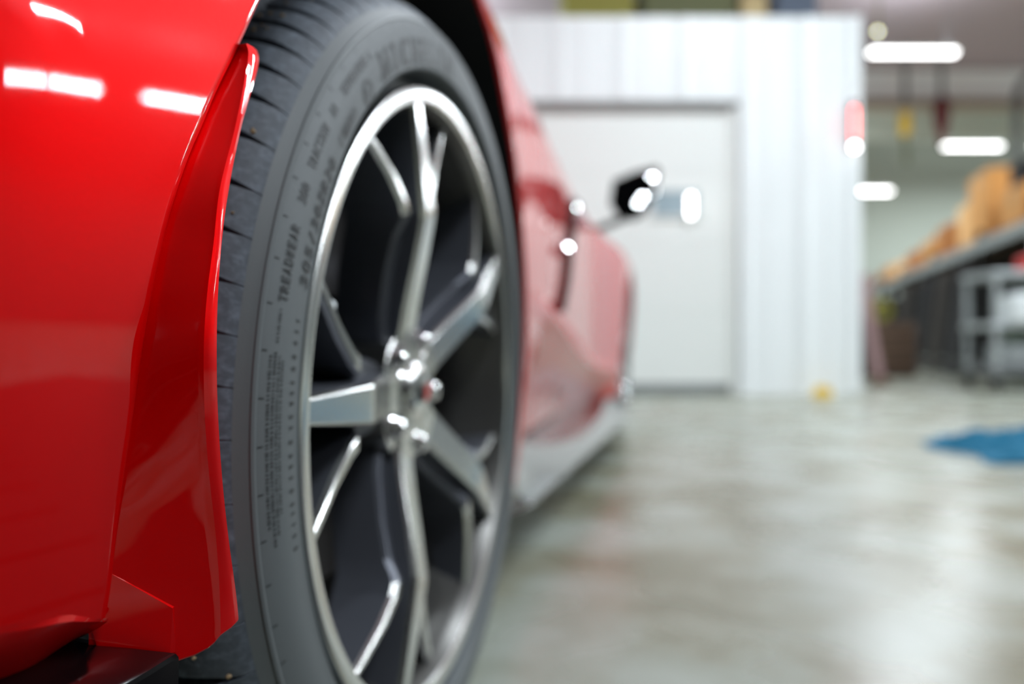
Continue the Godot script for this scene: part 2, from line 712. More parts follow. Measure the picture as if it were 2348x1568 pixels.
	put("wedge_block", g, M.yellow, y)


# ------------------------------------------------------------------ the car
const PLAN := [[-3.7, -0.45], [-3.5, -0.22], [-3.1, -0.02], [-2.72, 0.008], [-2.36, -0.004], [-2.05, -0.04], [-1.75, -0.06], [-1.4, -0.056], [-0.7, -0.023], [-0.42, -0.010], [-0.3, -0.001], [0.0, 0.009], [0.3, 0.005], [0.40, 0.0], [0.46, -0.006], [0.7, -0.05], [0.95, -0.14]]


func curve(p: Array, z: float) -> float:   # a smooth curve through points, by their slopes
	if z <= p[0][0]:
		return p[0][1]
	if z >= p[-1][0]:
		return p[-1][1]
	var i := 0
	while p[i + 1][0] < z:
		i += 1
	var h: float = p[i + 1][0] - p[i][0]
	var t: float = (z - p[i][0]) / h
	var m := func(k: int) -> float:
		var a := maxi(k - 1, 0)
		var b := mini(k + 1, p.size() - 1)
		return (p[b][1] - p[a][1]) / (p[b][0] - p[a][0])
	var t2 := t * t
	var t3 := t2 * t
	return (2 * t3 - 3 * t2 + 1) * p[i][1] + (t3 - 2 * t2 + t) * h * m.call(i) + (3 * t2 - 2 * t3) * p[i + 1][1] + (t3 - t2) * h * m.call(i + 1)


func shoulder(z: float) -> float:   # height where the flank turns over into the top
	return curve([[-3.7, 0.60], [-3.1, 0.66], [-2.6, 0.74], [-1.9, 0.78], [-0.9, 0.81], [0.0, 0.84], [0.95, 0.80]], z)


func crease(z: float) -> float:     # height of the line pressed into the doors
	return curve([[-3.7, 0.26], [-2.1, 0.285], [-0.6, 0.45], [-0.42, 0.47]], z)


func side(z: float, y: float) -> float:
	var x := curve(PLAN, z)
	if y < 0.45:
		x -= 0.31 * (0.45 - y) ** 2
	if y > 0.5:
		x -= 0.12 * (y - 0.5) ** 2
	if y > 0.75:
		x -= 3.0 * (y - 0.75) ** 2
	if z > 0.3:   # a fine pressed line high on the fender
		x += 0.00028 * exp(-((y - 0.5085) / 0.0035) ** 2) * smoothstep(0.415, 0.43, z)
	if z < -0.45 and z > -2.3:   # below the crease the flank draws in
		var e := smoothstep(-0.45, -0.75, z) * smoothstep(-2.3, -2.05, z)
		var c := crease(z)
		x -= e * 0.055 * smoothstep(0.0, 0.15, c - y)
		x += e * 0.012 * exp(-((y - c) / 0.02) ** 2)
	return x


func on_side(z: float, y: float) -> Vector3:
	return Vector3(side(z, y), y, z)


func resample(p: Array, n: int) -> Array:   # n points evenly along a polyline of (z, y)
	var c := [0.0]
	for i in range(1, p.size()):
		c.append(c[-1] + p[i].distance_to(p[i - 1]))
	var out := []
	var i := 0
	for k in n:
		var s: float = c[-1] * k / (n - 1)
		while i < p.size() - 2 and c[i + 1] < s:
			i += 1
		out.append(p[i].lerp(p[i + 1], clampf((s - c[i]) / maxf(c[i + 1] - c[i], 1e-6), 0, 1)))
	return out


func smooth_line(p: Array, n: int) -> Array:   # Catmull-Rom through points
	var out := []
	for k in n:
		var f := float(k) / (n - 1) * (p.size() - 1)
		var i := mini(int(f), p.size() - 2)
		var t := f - i
		var a = p[maxi(i - 1, 0)]
		var b = p[i]
		var c = p[i + 1]
		var d = p[mini(i + 2, p.size() - 1)]
		out.append(0.5 * (2.0 * b + (c - a) * t + (2.0 * a - 5.0 * b + 4.0 * c - d) * t * t + (3.0 * b - a - 3.0 * c + d) * t * t * t))
	return out


# a panel between two lines of (z, y) on the flank; the inner line is an open edge that is rolled inward
func flank_panel(inner: Array, outer: Array, steps: int, roll := 0.004, rolled_out := true) -> Geo:
	var g := Geo.new()
	var rows := []
	var tuck := []
	var n := inner.size()
	for deep in [[0.007, 0.0], [0.005, 0.0], [0.003, 0.0], [0.0012, 0.15], [0.0003, 0.5]]:   # return flange
		var row := []
		for j in n:
			var dir: Vector2 = (outer[j] - inner[j]).normalized()
			var q: Vector2 = inner[j] + dir * roll * deep[1]
			row.append(on_side(q.x, q.y) - Vector3(deep[0], 0, 0))
		rows.append(row)
	for i in steps + 1:
		var t := float(i) / steps
		t = t * t * 0.85 + t * 0.15
		var row := []
		for j in n:
			var dir: Vector2 = (outer[j] - inner[j]).normalized()
			var q: Vector2 = (inner[j] + dir * roll).lerp(outer[j], t)
			if q.x > 0.40 and q.y < 0.33:
				q.y += maxf(0.0, low_edge(q.x) - lerpf(0.284, 0.315, clampf((q.x - 0.4038) / 0.546, 0, 1))) * smoothstep(0.33, 0.29, q.y)
			row.append(on_side(q.x, q.y))
		rows.append(row)
	if rolled_out:
		for deep in [0.002, 0.02]:
			var row := []
			for j in n:
				row.append(on_side(outer[j].x, outer[j].y) - Vector3(deep, 0, 0))
			rows.append(row)
	g.grid(rows)
	return g


var rear_edge := [Vector2(0.4038, 0.2840), Vector2(0.4036, 0.2860), Vector2(0.4023, 0.2961), Vector2(0.4018, 0.3080), Vector2(0.4009, 0.3267), Vector2(0.3990, 0.3454), Vector2(0.3970, 0.3590), Vector2(0.3947, 0.3780), Vector2(0.3920, 0.3955), Vector2(0.3890, 0.4115), Vector2(0.3834, 0.4335), Vector2(0.3772, 0.4518), Vector2(0.3679, 0.4734), Vector2(0.3594, 0.4891), Vector2(0.3489, 0.5091), Vector2(0.3309, 0.5382), Vector2(0.3165, 0.5625), Vector2(0.2950, 0.5950)]
var front_edge := [Vector2(-0.2205, 0.7410), Vector2(-0.2760, 0.6910), Vector2(-0.3382, 0.6300), Vector2(-0.3868, 0.5650), Vector2(-0.4200, 0.4988), Vector2(-0.4340, 0.4349), Vector2(-0.4364, 0.3499), Vector2(-0.4290, 0.2854), Vector2(-0.4150, 0.2228), Vector2(-0.40, 0.17)]


func car() -> void:
	var c := thing("car", "glossy red sports car parked at the left, its rear wheel nearest", "car", Vector3(-0.061, 0, -0.682), -PSI)
	quarter(c)
	guard(c)
	flank(c)
	wheel_well(c)
	var w := wheel(c)
	w.position = Vector3(0, 0.345, 0)
	w.rotation.z = -0.015
	var f := w.duplicate()
	f.name = "wheel_001"
	c.add_child(f)
	f.position = Vector3(-0.03, 0.345 * 0.97, -2.72)
	f.rotation.z = 0.0
	f.scale = Vector3(0.8, 0.97, 0.97)
	mirror(c)


func quarter(c: Node3D) -> void:
	# arch edge: traced behind the wheel, an arc over it, traced before it
	var edge := rear_edge.duplicate()
	for k in range(1, 12):
		var a := lerpf(0.72, 2.06, k / 12.0)   # angle from the rear, over the top
		var r := lerpf(0.388, 0.456, smoothstep(0.0, 1.0, k / 12.0))
		edge.append(Vector2(cos(a) * r, 0.345 + sin(a) * r))
	edge.append_array(front_edge)
	edge = resample(smooth_line(edge, 240), 220)
	var outer := []
	for q in edge:   # push every edge point out to the border of the panel
		var d: Vector2 = (q - Vector2(0, 0.36)).normalized()
		var t := 10.0
		if d.x > 0:
			t = minf(t, (0.95 - q.x) / d.x)
		else:
			t = minf(t, (q.x + 0.66) / -d.x)
		var e: Vector2 = q + d * t
		var top := shoulder(e.x)
		if e.y > top:
			e = q + d * t * (top - q.y) / (e.y - q.y)
			for k in 6:
				e.y = shoulder(e.x)
		outer.append(e)
	for k in outer.size():   # the lower borders run level
		if edge[k].y < 0.36 and edge[k].x > 0:
			outer[k] = Vector2(0.95, lerpf(0.315, outer[k].y, smoothstep(0.284, 0.36, edge[k].y)))
		if edge[k].y < 0.36 and edge[k].x < 0:
			outer[k] = Vector2(-0.66, lerpf(0.19, outer[k].y, smoothstep(0.17, 0.36, edge[k].y)))
	var lining := Geo.new()
	var strips := []
	for deep in [0.0065, 0.05, 0.20, 0.36]:
		var row := []
		for q in edge:
			row.append(Vector3(side(q.x, q.y) - deep, q.y, q.x))
		strips.append(row)
	lining.grid(strips)
	lining.fan(strips[-1])
	put("wheel_well_liner", lining, M.black, c)
	put("rear_quarter_panel", flank_panel(edge, outer, 110, 0.004), M.paint, c, 0.7)
	# the fender turns in below its lower edge
	var g := Geo.new()
	var rows := []
	for p in [[0.0, 0.001], [0.0006, -0.002], [0.004, -0.008], [0.011, -0.017], [0.020, -0.026], [0.036, -0.032]]:
		var row := []
		for k in 40:
			var t := k / 39.0
			var z := lerpf(0.4038, 0.95, t * t)
			var y := low_edge(z)
			var bulge: float = 0.0012 * exp(-((z - 0.424) / 0.012) ** 2) if p[1] == -0.002 else 0.0
			row.append(Vector3(side(z, y) - p[0] + bulge, y + p[1] * smoothstep(0.40, 0.43, z) + p[1] * 0.4 * (1.0 - smoothstep(0.40, 0.43, z)), z))
		rows.append(row)
	g.grid(rows, false, true)
	put("fender_underside", g, M.paint, c, 0.25)
	# black lower valance: a ledge with a squared fore corner
	g = Geo.new()
	rows = []
	for p in [[-0.040, 0.277, 0.4040], [-0.012, 0.2722, 0.4015], [-0.0035, 0.2686, 0.3925], [0.0035, 0.2646, 0.3840], [0.0048, 0.2636, 0.3822], [0.0055, 0.2618, 0.3812], [0.0050, 0.200, 0.381], [0.0, 0.13, 0.381]]:
		var row := []
		for k in 24:
			var t := k / 23.0
			var z := lerpf(p[2], 0.95, t * t)
			row.append(Vector3(curve(PLAN, maxf(z, 0.40)) + p[0], p[1] + 0.012 * smoothstep(0.45, 0.9, z), z))
		rows.append(row)
	g.grid(rows, false, true)
	var cap := []
	for r in rows:
		cap.append(r[0])
	cap.append(Vector3(-0.10, 0.13, 0.398))
	cap.append(Vector3(-0.10, 0.272, 0.402))
	g.face(cap)
	put("lower_valance", g, M.valance, c, 0.35)


func low_edge(z: float) -> float:   # height of the fender's lower edge
	return curve([[0.4036, 0.2845], [0.4135, 0.2885], [0.4241, 0.2930], [0.4370, 0.2953], [0.4490, 0.2979], [0.95, 0.315]], z)


func guard(c: Node3D) -> void:
	# splash guard on the rear arch edge: root, ridge (m) and outer lip (o), from the top down; (x, y, z)
	var m := smooth_line([Vector3(0.0064, 0.5360, 0.3330), Vector3(0.0071, 0.5282, 0.3325), Vector3(0.0098, 0.4921, 0.3472), Vector3(0.0123, 0.4608, 0.3625), Vector3(0.0143, 0.4349, 0.3702), Vector3(0.0162, 0.4120, 0.3774), Vector3(0.0180, 0.3901, 0.3820), Vector3(0.0180, 0.3631, 0.3814), Vector3(0.0180, 0.3374, 0.3785), Vector3(0.0180, 0.3109, 0.3740), Vector3(0.0180, 0.2840, 0.3712), Vector3(0.0178, 0.2550, 0.3704)], 90)
	var o := smooth_line([Vector3(0.0064, 0.5385, 0.3300), Vector3(0.0072, 0.5310, 0.3235), Vector3(0.0102, 0.4944, 0.3426), Vector3(0.0130, 0.4639, 0.3564), Vector3(0.0153, 0.4392, 0.3654), Vector3(0.0178, 0.4123, 0.3723), Vector3(0.0200, 0.3864, 0.3763), Vector3(0.0200, 0.3626, 0.3754), Vector3(0.0200, 0.3346, 0.3724), Vector3(0.0200, 0.3075, 0.3677), Vector3(0.0200, 0.2771, 0.3613), Vector3(0.0200, 0.2550, 0.3595)], 90)
	var at_y := func(line: Array, y: float) -> Vector3:
		for k in line.size() - 1:
			if line[k + 1].y <= y:
				return line[k].lerp(line[k + 1], clampf((line[k].y - y) / maxf(line[k].y - line[k + 1].y, 1e-6), 0.0, 1.0))
		return line[-1]
	# a point of the face: t runs from the root (0) to the ridge (1), lift stands off the face
	var on_face := func(y: float, t: float, lift: float) -> Vector3:
		var rz := edge_z(y)
		var root := Vector3(side(rz, maxf(y, 0.284)) - 0.010, y, rz - 0.001)
		var out: Vector3 = at_y.call(m, y)
		var d := out - root
		var nrm := Vector3(-d.z, 0, d.x).normalized()
		var sag: float = curve([[0.0, 0.0], [0.12, 0.0], [0.45, -0.0004], [0.80, -0.0003], [0.93, -0.0002], [1.0, 0.0003]], t) * smoothstep(0.54, 0.48, y)
		return root.lerp(out, t) + nrm * (sag + lift) - Vector3(0, y - root.y, 0) + Vector3(0, y - root.lerp(out, t).y, 0)
	var g := Geo.new()
	var rows := []
	var n := 110
	# columns across the guard: t on the face, then on the lip from ridge to outer edge and round it; with the height where each ends
	var cols := [[0.0, 0.2600], [0.12, 0.2600], [0.3, 0.2600], [0.45, 0.2600], [0.62, 0.2604], [0.80, 0.2618], [0.90, 0.2636], [0.95, 0.2654], [1.0, 0.2682], [1.2, 0.2688], [1.5, 0.2696], [1.8, 0.2704], [2.0, 0.2712], [2.3, 0.2720], [3.0, 0.2720]]
	for c_ in cols:
		var row := []
		for k in n:
			var v := float(k) / (n - 1)
			var y := lerpf(0.5362, c_[1], v)
			var p: Vector3
			if c_[0] <= 1.0:
				p = on_face.call(y, c_[0], 0.0)
			else:
				var out: Vector3 = on_face.call(y, 1.0, 0.0)
				var lip: Vector3 = at_y.call(o, y)
				lip.y = y
				if c_[0] <= 2.0:
					p = out.lerp(lip, c_[0] - 1.0) + Vector3(0.0006, 0, 0) * (1.0 - absf(2.0 * (c_[0] - 1.0) - 1.0))
				elif c_[0] < 2.5:
					p = lip + Vector3(-0.0022, 0, -0.0022)
				else:
					p = Vector3(-0.012, y, lip.z - 0.001)
			row.append(p)
		var last: Vector3 = row[-1]
		row.append(last + Vector3(-0.0010, -0.0012, -0.0012))
		row.append(last + Vector3(-0.0040, -0.0014, -0.0050))
		rows.append(row)
	g.grid(rows)
	var tip := []
	for q in rows:
		tip.append(q[0])
	g.fan(tip, true)
	put("splash_guard", g, M.paint, c, 0.6)
	# the folded corner low on the guard's face
	g = Geo.new()
	var peak: Vector3 = on_face.call(0.2830, 0.62, 0.0013)
	var ring := [on_face.call(0.3030, 0.04, 0.0001), on_face.call(0.2800, 0.02, 0.0008), on_face.call(0.2640, 0.10, 0.0006), on_face.call(0.2642, 0.60, 0.0010), on_face.call(0.2640, 0.65, -0.0003), on_face.call(0.2832, 0.635, -0.0001)]
	for k in ring.size():
		g.face([peak, ring[k], ring[(k + 1) % ring.size()]])
	put("guard_corner", g, M.paint, c, 0.05)


func edge_z(y: float) -> float:   # z of the traced rear arch edge at a height
	for i in rear_edge.size() - 1:
		if y <= rear_edge[i + 1].y:
			return lerpf(rear_edge[i].x, rear_edge[i + 1].x, clampf((y - rear_edge[i].y) / (rear_edge[i + 1].y - rear_edge[i].y), 0, 1))
	return rear_edge[-1].x


func flank(c: Node3D) -> void:
	# door, front fender and sill: columns along z between a lower and an upper line
	var col := func(called: String, z0: float, z1: float, n: int, low: Callable, m: Material) -> void:
		var g := Geo.new()
		var rows := []
		for k in n + 1:
			var z := lerpf(z0, z1, float(k) / n)
			var row := []
			var lo: float = low.call(z)
			row.append(on_side(z, lo) - Vector3(0.03, 0, 0))
			var mid := clampf(crease(z), lo + 0.02, shoulder(z) - 0.1)
			for i in 16:
				var t := i / 16.0
				row.append(on_side(z, lerpf(lo, mid, 1.0 - (1.0 - t) * (1.0 - t))))
			for i in 29:
				var t := i / 28.0
				row.append(on_side(z, lerpf(mid, shoulder(z), t * t * 0.8 + t * 0.2)))
			row.append(on_side(z, shoulder(z)) - Vector3(0.02, 0, 0))
			rows.append(row)
		for e in [0, -1]:   # turned-in ends at the shut lines
			var row := []
			for p in rows[e]:
				row.append(p - Vector3(0.015, 0, 0))
			if e == 0:
				rows.push_front(row)
			else:
				rows.append(row)
		g.grid(rows)
		put(called, g, m, c, 0.6)
	col.call("rear_sill_panel", -0.663, -0.92, 20, func(z): return 0.205, M.paint)
	col.call("door", -0.925, -1.90, 60, func(z): return lerpf(0.20, 0.175, (-z - 0.92) / 0.98), M.paint)
	col.call("front_fender", -1.905, -3.68, 90, func(z):
		var d: float = absf(z + 2.72)
		return 0.17 if d > 0.375 else maxf(0.17, 0.335 + sqrt(0.375 * 0.375 - d * d)), M.paint)
	# top of the body, from shoulder to shoulder, with the cabin
	var g := Geo.new()
	var rows := []
	var cab := [[-3.7, 0.60], [-3.1, 0.72], [-2.5, 0.86], [-2.1, 0.93], [-1.6, 1.12], [-1.1, 1.22], [-0.7, 1.21], [-0.1, 1.05], [0.5, 0.93], [0.95, 0.86]]
	for k in 60:
		var z := lerpf(0.95, -3.7, k / 59.0)
		var sx := side(z, shoulder(z))
		var half := 0.99 + sx
		var row := []
		var hh := curve(cab, z)
		for i in 25:
			var u := -1.0 + i / 12.0   # across
			var a := absf(u)
			var hump := smoothstep(0.92, 0.45, a)
			var y := lerpf(shoulder(z) + 0.05 * (1.0 - a) * smoothstep(1.0, 0.9, a), hh, hump)
			row.append(Vector3(-0.99 - u * half, y, z))
		rows.append(row)
	g.grid(rows)
	put("upper_body", g, M.paint, c, 0.8)
	g = Geo.new()   # side window
	rows = []
	for k in 12:
		var z := lerpf(-0.75, -1.85, k / 11.0)
		var hh := curve(cab, z) - 0.05
		rows.append([Vector3(-0.17, shoulder(z) + 0.03, z), Vector3(-0.27, lerpf(shoulder(z), hh, 0.6), z), Vector3(-0.42, hh, z)])
	g.grid(rows)
	put("side_window", g, M.glass, c)
	# far flank, nose, tail and floor close the body
	g = Geo.new()
	rows = []
	for k in 30:
		var z := lerpf(-3.7, 0.95, k / 29.0)
		var half := 0.99 + curve(PLAN, z)
		rows.append([Vector3(-0.99 - half, 0.2, z), Vector3(-0.99 - half, 0.6, z), Vector3(-0.99 - (0.99 + side(z, shoulder(z))), shoulder(z), z)])
	g.grid(rows)
	put("far_flank", g, M.paint, c, 0.8)
	g = Geo.new()
	g.box(Vector3(-0.99, 0.5, 0.93), Vector3(1.66, 0.60, 0.03), 0.01)
	put("tail_panel", g, M.paint, c)
	g = Geo.new()
	g.box(Vector3(-0.99, 0.15, -1.4), Vector3(1.2, 0.02, 4.5), 0.005)
	put("underbody", g, M.black, c)
	# dark air intake blade behind the door
	g = Geo.new()
	var path := []
	for k in 30:
		var y := lerpf(0.765, 0.455, k / 29.0)
		var z := curve([[0.455, -0.85], [0.469, -0.872], [0.534, -0.980], [0.624, -1.075], [0.742, -1.24], [0.775, -1.36]], y)
		path.append([y, z, lerpf(0.13, 0.02, pow(k / 29.0, 1.5))])
	rows = []
	for p in path:
		var row := []
		for i in 9:
			var a := PI * i / 8.0
			var z: float = p[1] + cos(a) * p[2] * 0.5
			row.append(Vector3(side(z, p[0]) - 0.002 + sin(a) * 0.016, p[0], z))
		rows.append(row)
	g.grid(rows)
	put("intake_blade", g, M.blade, c, 0.9)
	# studs added on the blade to give its bright lamp glints
	for b in [[0.738, -1.225], [0.592, -0.92]]:
		stud("blade_glint_stud", Vector3(side(b[1], b[0]) + 0.014, b[0], b[1]), Vector3(0.617, 0.215, 0.757), 0.015, c)
	# side skirt: a ledge that runs out along the floor
	g = Geo.new()
	rows = []
	for k in 40:
		var t := k / 39.0
		var z := lerpf(-0.50, -2.25, t)
		var ox := lerpf(-0.045, 0.030, t)
		var ix := side(z, 0.21) - 0.02
		var oy := lerpf(0.112, 0.108, t)
		var wide := smoothstep(0.0, 0.05, t)
		ox = lerpf(ix - 0.01, ox, wide)
		rows.append([Vector3(ix - 0.10, 0.205, z), Vector3(ix, 0.190, z), Vector3(ix + 0.003, 0.186, z), Vector3(lerpf(ix, ox, 0.5), lerpf(0.186, oy, 0.5), z), Vector3(ox - 0.004, oy + 0.0035, z), Vector3(ox, oy, z), Vector3(ox - 0.002, oy - 0.006, z), Vector3(ix - 0.15, oy - 0.01, z)])
	g.grid(rows)
	put("side_skirt", g, M.gloss_black, c, 0.5)


func wheel_well(c: Node3D) -> void:
	for w in [[-2.72, 0.40, -0.03, 0.30]]:
		var g := Geo.new()
		var rows := []
		for x in [w[2], w[2] - 0.02, w[2] - w[3]]:
			var row := []
			for k in 49:
				var a := lerpf(-0.45, PI + 0.45, k / 48.0)
				var r: float = w[1] - (0.0 if x == w[2] else 0.0)
				var p := Vector3(x, 0.345 + sin(a) * r, w[0] + cos(a) * r)
				if w[0] == 0.0:
					p.z = minf(p.z, 0.408)
				row.append(p)
			rows.append(row)
		g.grid(rows)
		var back := []
		for p in rows[2]:
			back.append(p)
		g.fan(back)
		put("wheel_well_liner", g, M.black, c)


# ------------------------------------------------------------------ wheel
func wheel(c: Node3D) -> Node3D:
	var w := Node3D.new()
	w.name = "wheel"
	c.add_child(w)
	put("tyre_tread", tread(), M.tread, w, 0.7)
	# sidewalls
	var g := Geo.new()
	g.lathe([Vector2(-0.0065, 0.3255), Vector2(-0.0025, 0.3213), Vector2(-0.0008, 0.3196), Vector2(0.0004, 0.3196), Vector2(0.0014, 0.3180), Vector2(0.0012, 0.3164), Vector2(0.0026, 0.3130), Vector2(0.0048, 0.3060), Vector2(0.0058, 0.2980), Vector2(0.0058, 0.2915), Vector2(0.0054, 0.2860), Vector2(0.0054, 0.2840), Vector2(0.0056, 0.2826), Vector2(0.0046, 0.2808), Vector2(0.0010, 0.2800), Vector2(-0.0100, 0.2795), Vector2(-0.0230, 0.2770), Vector2(-0.0250, 0.265)], 220)
	g.lathe([Vector2(-0.2835, 0.3255), Vector2(-0.292, 0.315), Vector2(-0.299, 0.298), Vector2(-0.295, 0.28), Vector2(-0.28, 0.268)], 120)
	put("tyre_sidewall", g, M.sidewall, w, 0.5)
	put("sidewall_lettering", lettering(), M.letter, w)
	# rim
	g = Geo.new()
	g.lathe([Vector2(-0.0280, 0.2640), Vector2(-0.0140, 0.2680), Vector2(-0.0040, 0.2686), Vector2(-0.0012, 0.2680), Vector2(-0.0002, 0.2664), Vector2(-0.0002, 0.2590), Vector2(-0.0012, 0.2562), Vector2(-0.0040, 0.2545)], 200)
	put("rim_lip", g, M.rim, w, 0.6)
	g = Geo.new()
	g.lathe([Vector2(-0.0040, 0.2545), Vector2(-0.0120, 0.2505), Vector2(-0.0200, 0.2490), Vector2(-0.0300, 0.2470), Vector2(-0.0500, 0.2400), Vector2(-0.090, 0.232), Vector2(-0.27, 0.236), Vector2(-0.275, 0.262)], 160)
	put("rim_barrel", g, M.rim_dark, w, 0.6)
	for k in 5:
		var phi := deg_to_rad(-88.5 + 72 * k)
		var sp := put("spoke", trident(phi, 1), M.rim, w, 0.22)
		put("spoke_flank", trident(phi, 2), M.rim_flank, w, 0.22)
	g = Geo.new()
	g.lathe([Vector2(-0.030, 0.0002), Vector2(-0.030, 0.036), Vector2(-0.032, 0.038), Vector2(-0.034, 0.060), Vector2(-0.036, 0.064), Vector2(-0.075, 0.066)], 60)
	put("hub", g, M.rim, w, 0.5)
	g = Geo.new()
	g.lathe([Vector2(-0.0215, 0.0002), Vector2(-0.0220, 0.018), Vector2(-0.0235, 0.026), Vector2(-0.0270, 0.030), Vector2(-0.034, 0.031)], 48)
	var cap := put("centre_cap", g, M.rim, w, 0.9)
	for s in [-1.0, 1.0]:   # small crossed flags stand for the emblem's two red and dark halves
		var f := Geo.new()
		var a := Vector3(-0.0205, -0.008, s * 0.002)
		f.face([a, a + Vector3(0, 0.016, s * 0.004), a + Vector3(-0.0012, 0.017, s * 0.019), a + Vector3(-0.0014, 0.003, s * 0.016)])
		put("emblem_half", f, M.red if s < 0 else M.black, cap)
	for k in 5:
		var a := deg_to_rad(-88.5 + 36 + 72 * k)
		g = Geo.new()
		var at := Vector3(0, cos(a) * 0.050, -sin(a) * 0.050)
		g.lathe([Vector2(-0.0225, 0.0002), Vector2(-0.0230, 0.006), Vector2(-0.0255, 0.0092), Vector2(-0.031, 0.0098), Vector2(-0.033, 0.0125), Vector2(-0.036, 0.0125)], 12, at)
		put("lug_nut", g, M.chrome, w, 0.6)
	g = Geo.new()
	g.lathe([Vector2(-0.115, 0.09), Vector2(-0.113, 0.175), Vector2(-0.116, 0.178), Vector2(-0.136, 0.178), Vector2(-0.139, 0.175), Vector2(-0.137, 0.09)], 90)
	put("brake_disc", g, M.disc, w, 0.5)
	g = Geo.new()
	g.lathe([Vector2(-0.076, 0.03), Vector2(-0.080, 0.088), Vector2(-0.118, 0.094)], 60)
	put("disc_bell", g, M.dark, w, 0.5)
	# brake caliper at the rear upper side
	g = Geo.new()
	var rows := []
	for x in [-0.165, -0.085, -0.078, -0.078, -0.085]:
		rows.append([])
	for k in 20:
		var a := lerpf(-2.25, -1.10, k / 19.0)
		var t := smoothstep(0.0, 0.1, k / 19.0) * smoothstep(1.0, 0.9, k / 19.0)
		var prof := [[-0.165, 0.208], [-0.090, 0.208], [-0.080, 0.198], [-0.078, 0.130], [-0.086, 0.120]]
		for i in 5:
			var r: float = lerpf(0.165, prof[i][1], 0.55 + 0.45 * t)
			rows[i].append(Vector3(prof[i][0], cos(a) * r, -sin(a) * r))
	g.grid(rows)
	put("brake_caliper", g, M.caliper, w, 0.6)
	g = Geo.new()
	var va := deg_to_rad(-70.0)
	g.tube([Vector3(-0.030, cos(va) * 0.243, -sin(va) * 0.243), Vector3(-0.024, cos(va) * 0.225, -sin(va) * 0.225), Vector3(-0.020, cos(va) * 0.207, -sin(va) * 0.207)], [0.0065, 0.0055, 0.005], 12)
	put("valve_stem", g, M.white, w)
	# grit on the tread
	g = Geo.new()
	for k in 90:
		var a := rng.randf_range(-1.25, -0.1) if k < 70 else rng.randf_range(-2.0, -1.75)
		var x := rng.randf_range(-0.085, -0.014)
		var r := shoulder_r(x) + 0.0002
		var s := rng.randf_range(0.0006, 0.0016)
		var p := Vector3(x, cos(a) * r, -sin(a) * r)
		g.tube([p - Vector3(s, 0, 0), p, p + Vector3(s, 0.0003, 0)], [s * 0.5, s, s * 0.4], 5)
	var gr := put("tread_grit", g, M.grit, w)
	gr.set_meta("kind", "stuff")
	return w


func shoulder_r(x: float) -> float:
	return curve([[-0.30, 0.32], [-0.26, 0.3425], [-0.145, 0.3468], [-0.07, 0.3455], [-0.045, 0.3438], [-0.030, 0.3412], [-0.018, 0.3360], [-0.010, 0.3300], [-0.0065, 0.3255]], x)


func tread() -> Geo:
	# angles run from the top, positive towards the front; across: x from the outer shoulder inward
	var gaps := []
	var a := -PI
	var r := RandomNumberGenerator.new()
	r.seed = 5
	while a < PI - 0.06:
		var step := 0.078 + 0.012 * sin(a * 9.0)
		if a > -1.75 and a < -1.25:
			step = 0.079
		if a <= -1.58:
			step = 0.098
		gaps.append(a)
		a += step
	var xs := [-0.0065, -0.0080, -0.0100, -0.0130, -0.0170, -0.022, -0.028, -0.034, -0.041, -0.048, -0.054, -0.0555, -0.0645, -0.066, -0.085, -0.105, -0.1065, -0.1175, -0.119, -0.145, -0.17, -0.1715, -0.1825, -0.184, -0.21, -0.224, -0.2255, -0.2345, -0.236, -0.26, -0.275, -0.2835]
	var g := Geo.new()
	var rows := []
	for x in xs:
		var ring := []
		var base := shoulder_r(x) if x > -0.145 else shoulder_r(-0.29 - x)
		var ring_cut := 0.0
		for c in [-0.060, -0.112, -0.177, -0.230]:
			if absf(x - c) < 0.005:
				ring_cut = 0.007
		var inner: float = clampf((-x - 0.0065) / 0.026, 0, 1)
		var deep: float = lerpf(0.0006, 0.0060, smoothstep(0.05, 0.8, inner))
		var half: float = lerpf(0.0005, 0.0030, smoothstep(0.0, 0.9, inner)) / 0.34
		if x < -0.064 and x > -0.226:
			deep = 0.0
		var slant: float = -0.55 * (x + 0.0065) - 3.0 * maxf(0.0, -x - 0.02) * maxf(0.0, -x - 0.02)
		for k in gaps.size():
			var c0: float = gaps[k] + slant
			var nx: float = (gaps[k + 1] if k + 1 < gaps.size() else gaps[0] + TAU) + slant
			for q in [[-1.5, 0.0], [-1.0, 0.05], [-0.8, 1.0], [0.8, 1.0], [1.0, 0.05], [1.5, 0.0]]:
				ring.append(turned(x, c0 + q[0] * half, base - ring_cut - deep * q[1] * (0.0 if ring_cut > 0 else 1.0)))
			for t in [0.25, 0.5, 0.75]:
				ring.append(turned(x, lerpf(c0 + half * 1.5, nx - half * 1.5, t), base - ring_cut))
		rows.append(ring)
	g.grid(rows, true)
	return g


func turned(x: float, a: float, r: float) -> Vector3:
	return Vector3(x, cos(a) * r, -sin(a) * r)


func face_x(r: float) -> float:   # how far out the sidewall stands at a radius
	return curve([[0.2778, -0.003], [0.2804, 0.0046], [0.2824, 0.0056], [0.2840, 0.0054], [0.2860, 0.0054], [0.2915, 0.0058], [0.2980, 0.0058], [0.3060, 0.0048], [0.3130, 0.0026], [0.3164, 0.0012], [0.3200, 0.0004]], r)


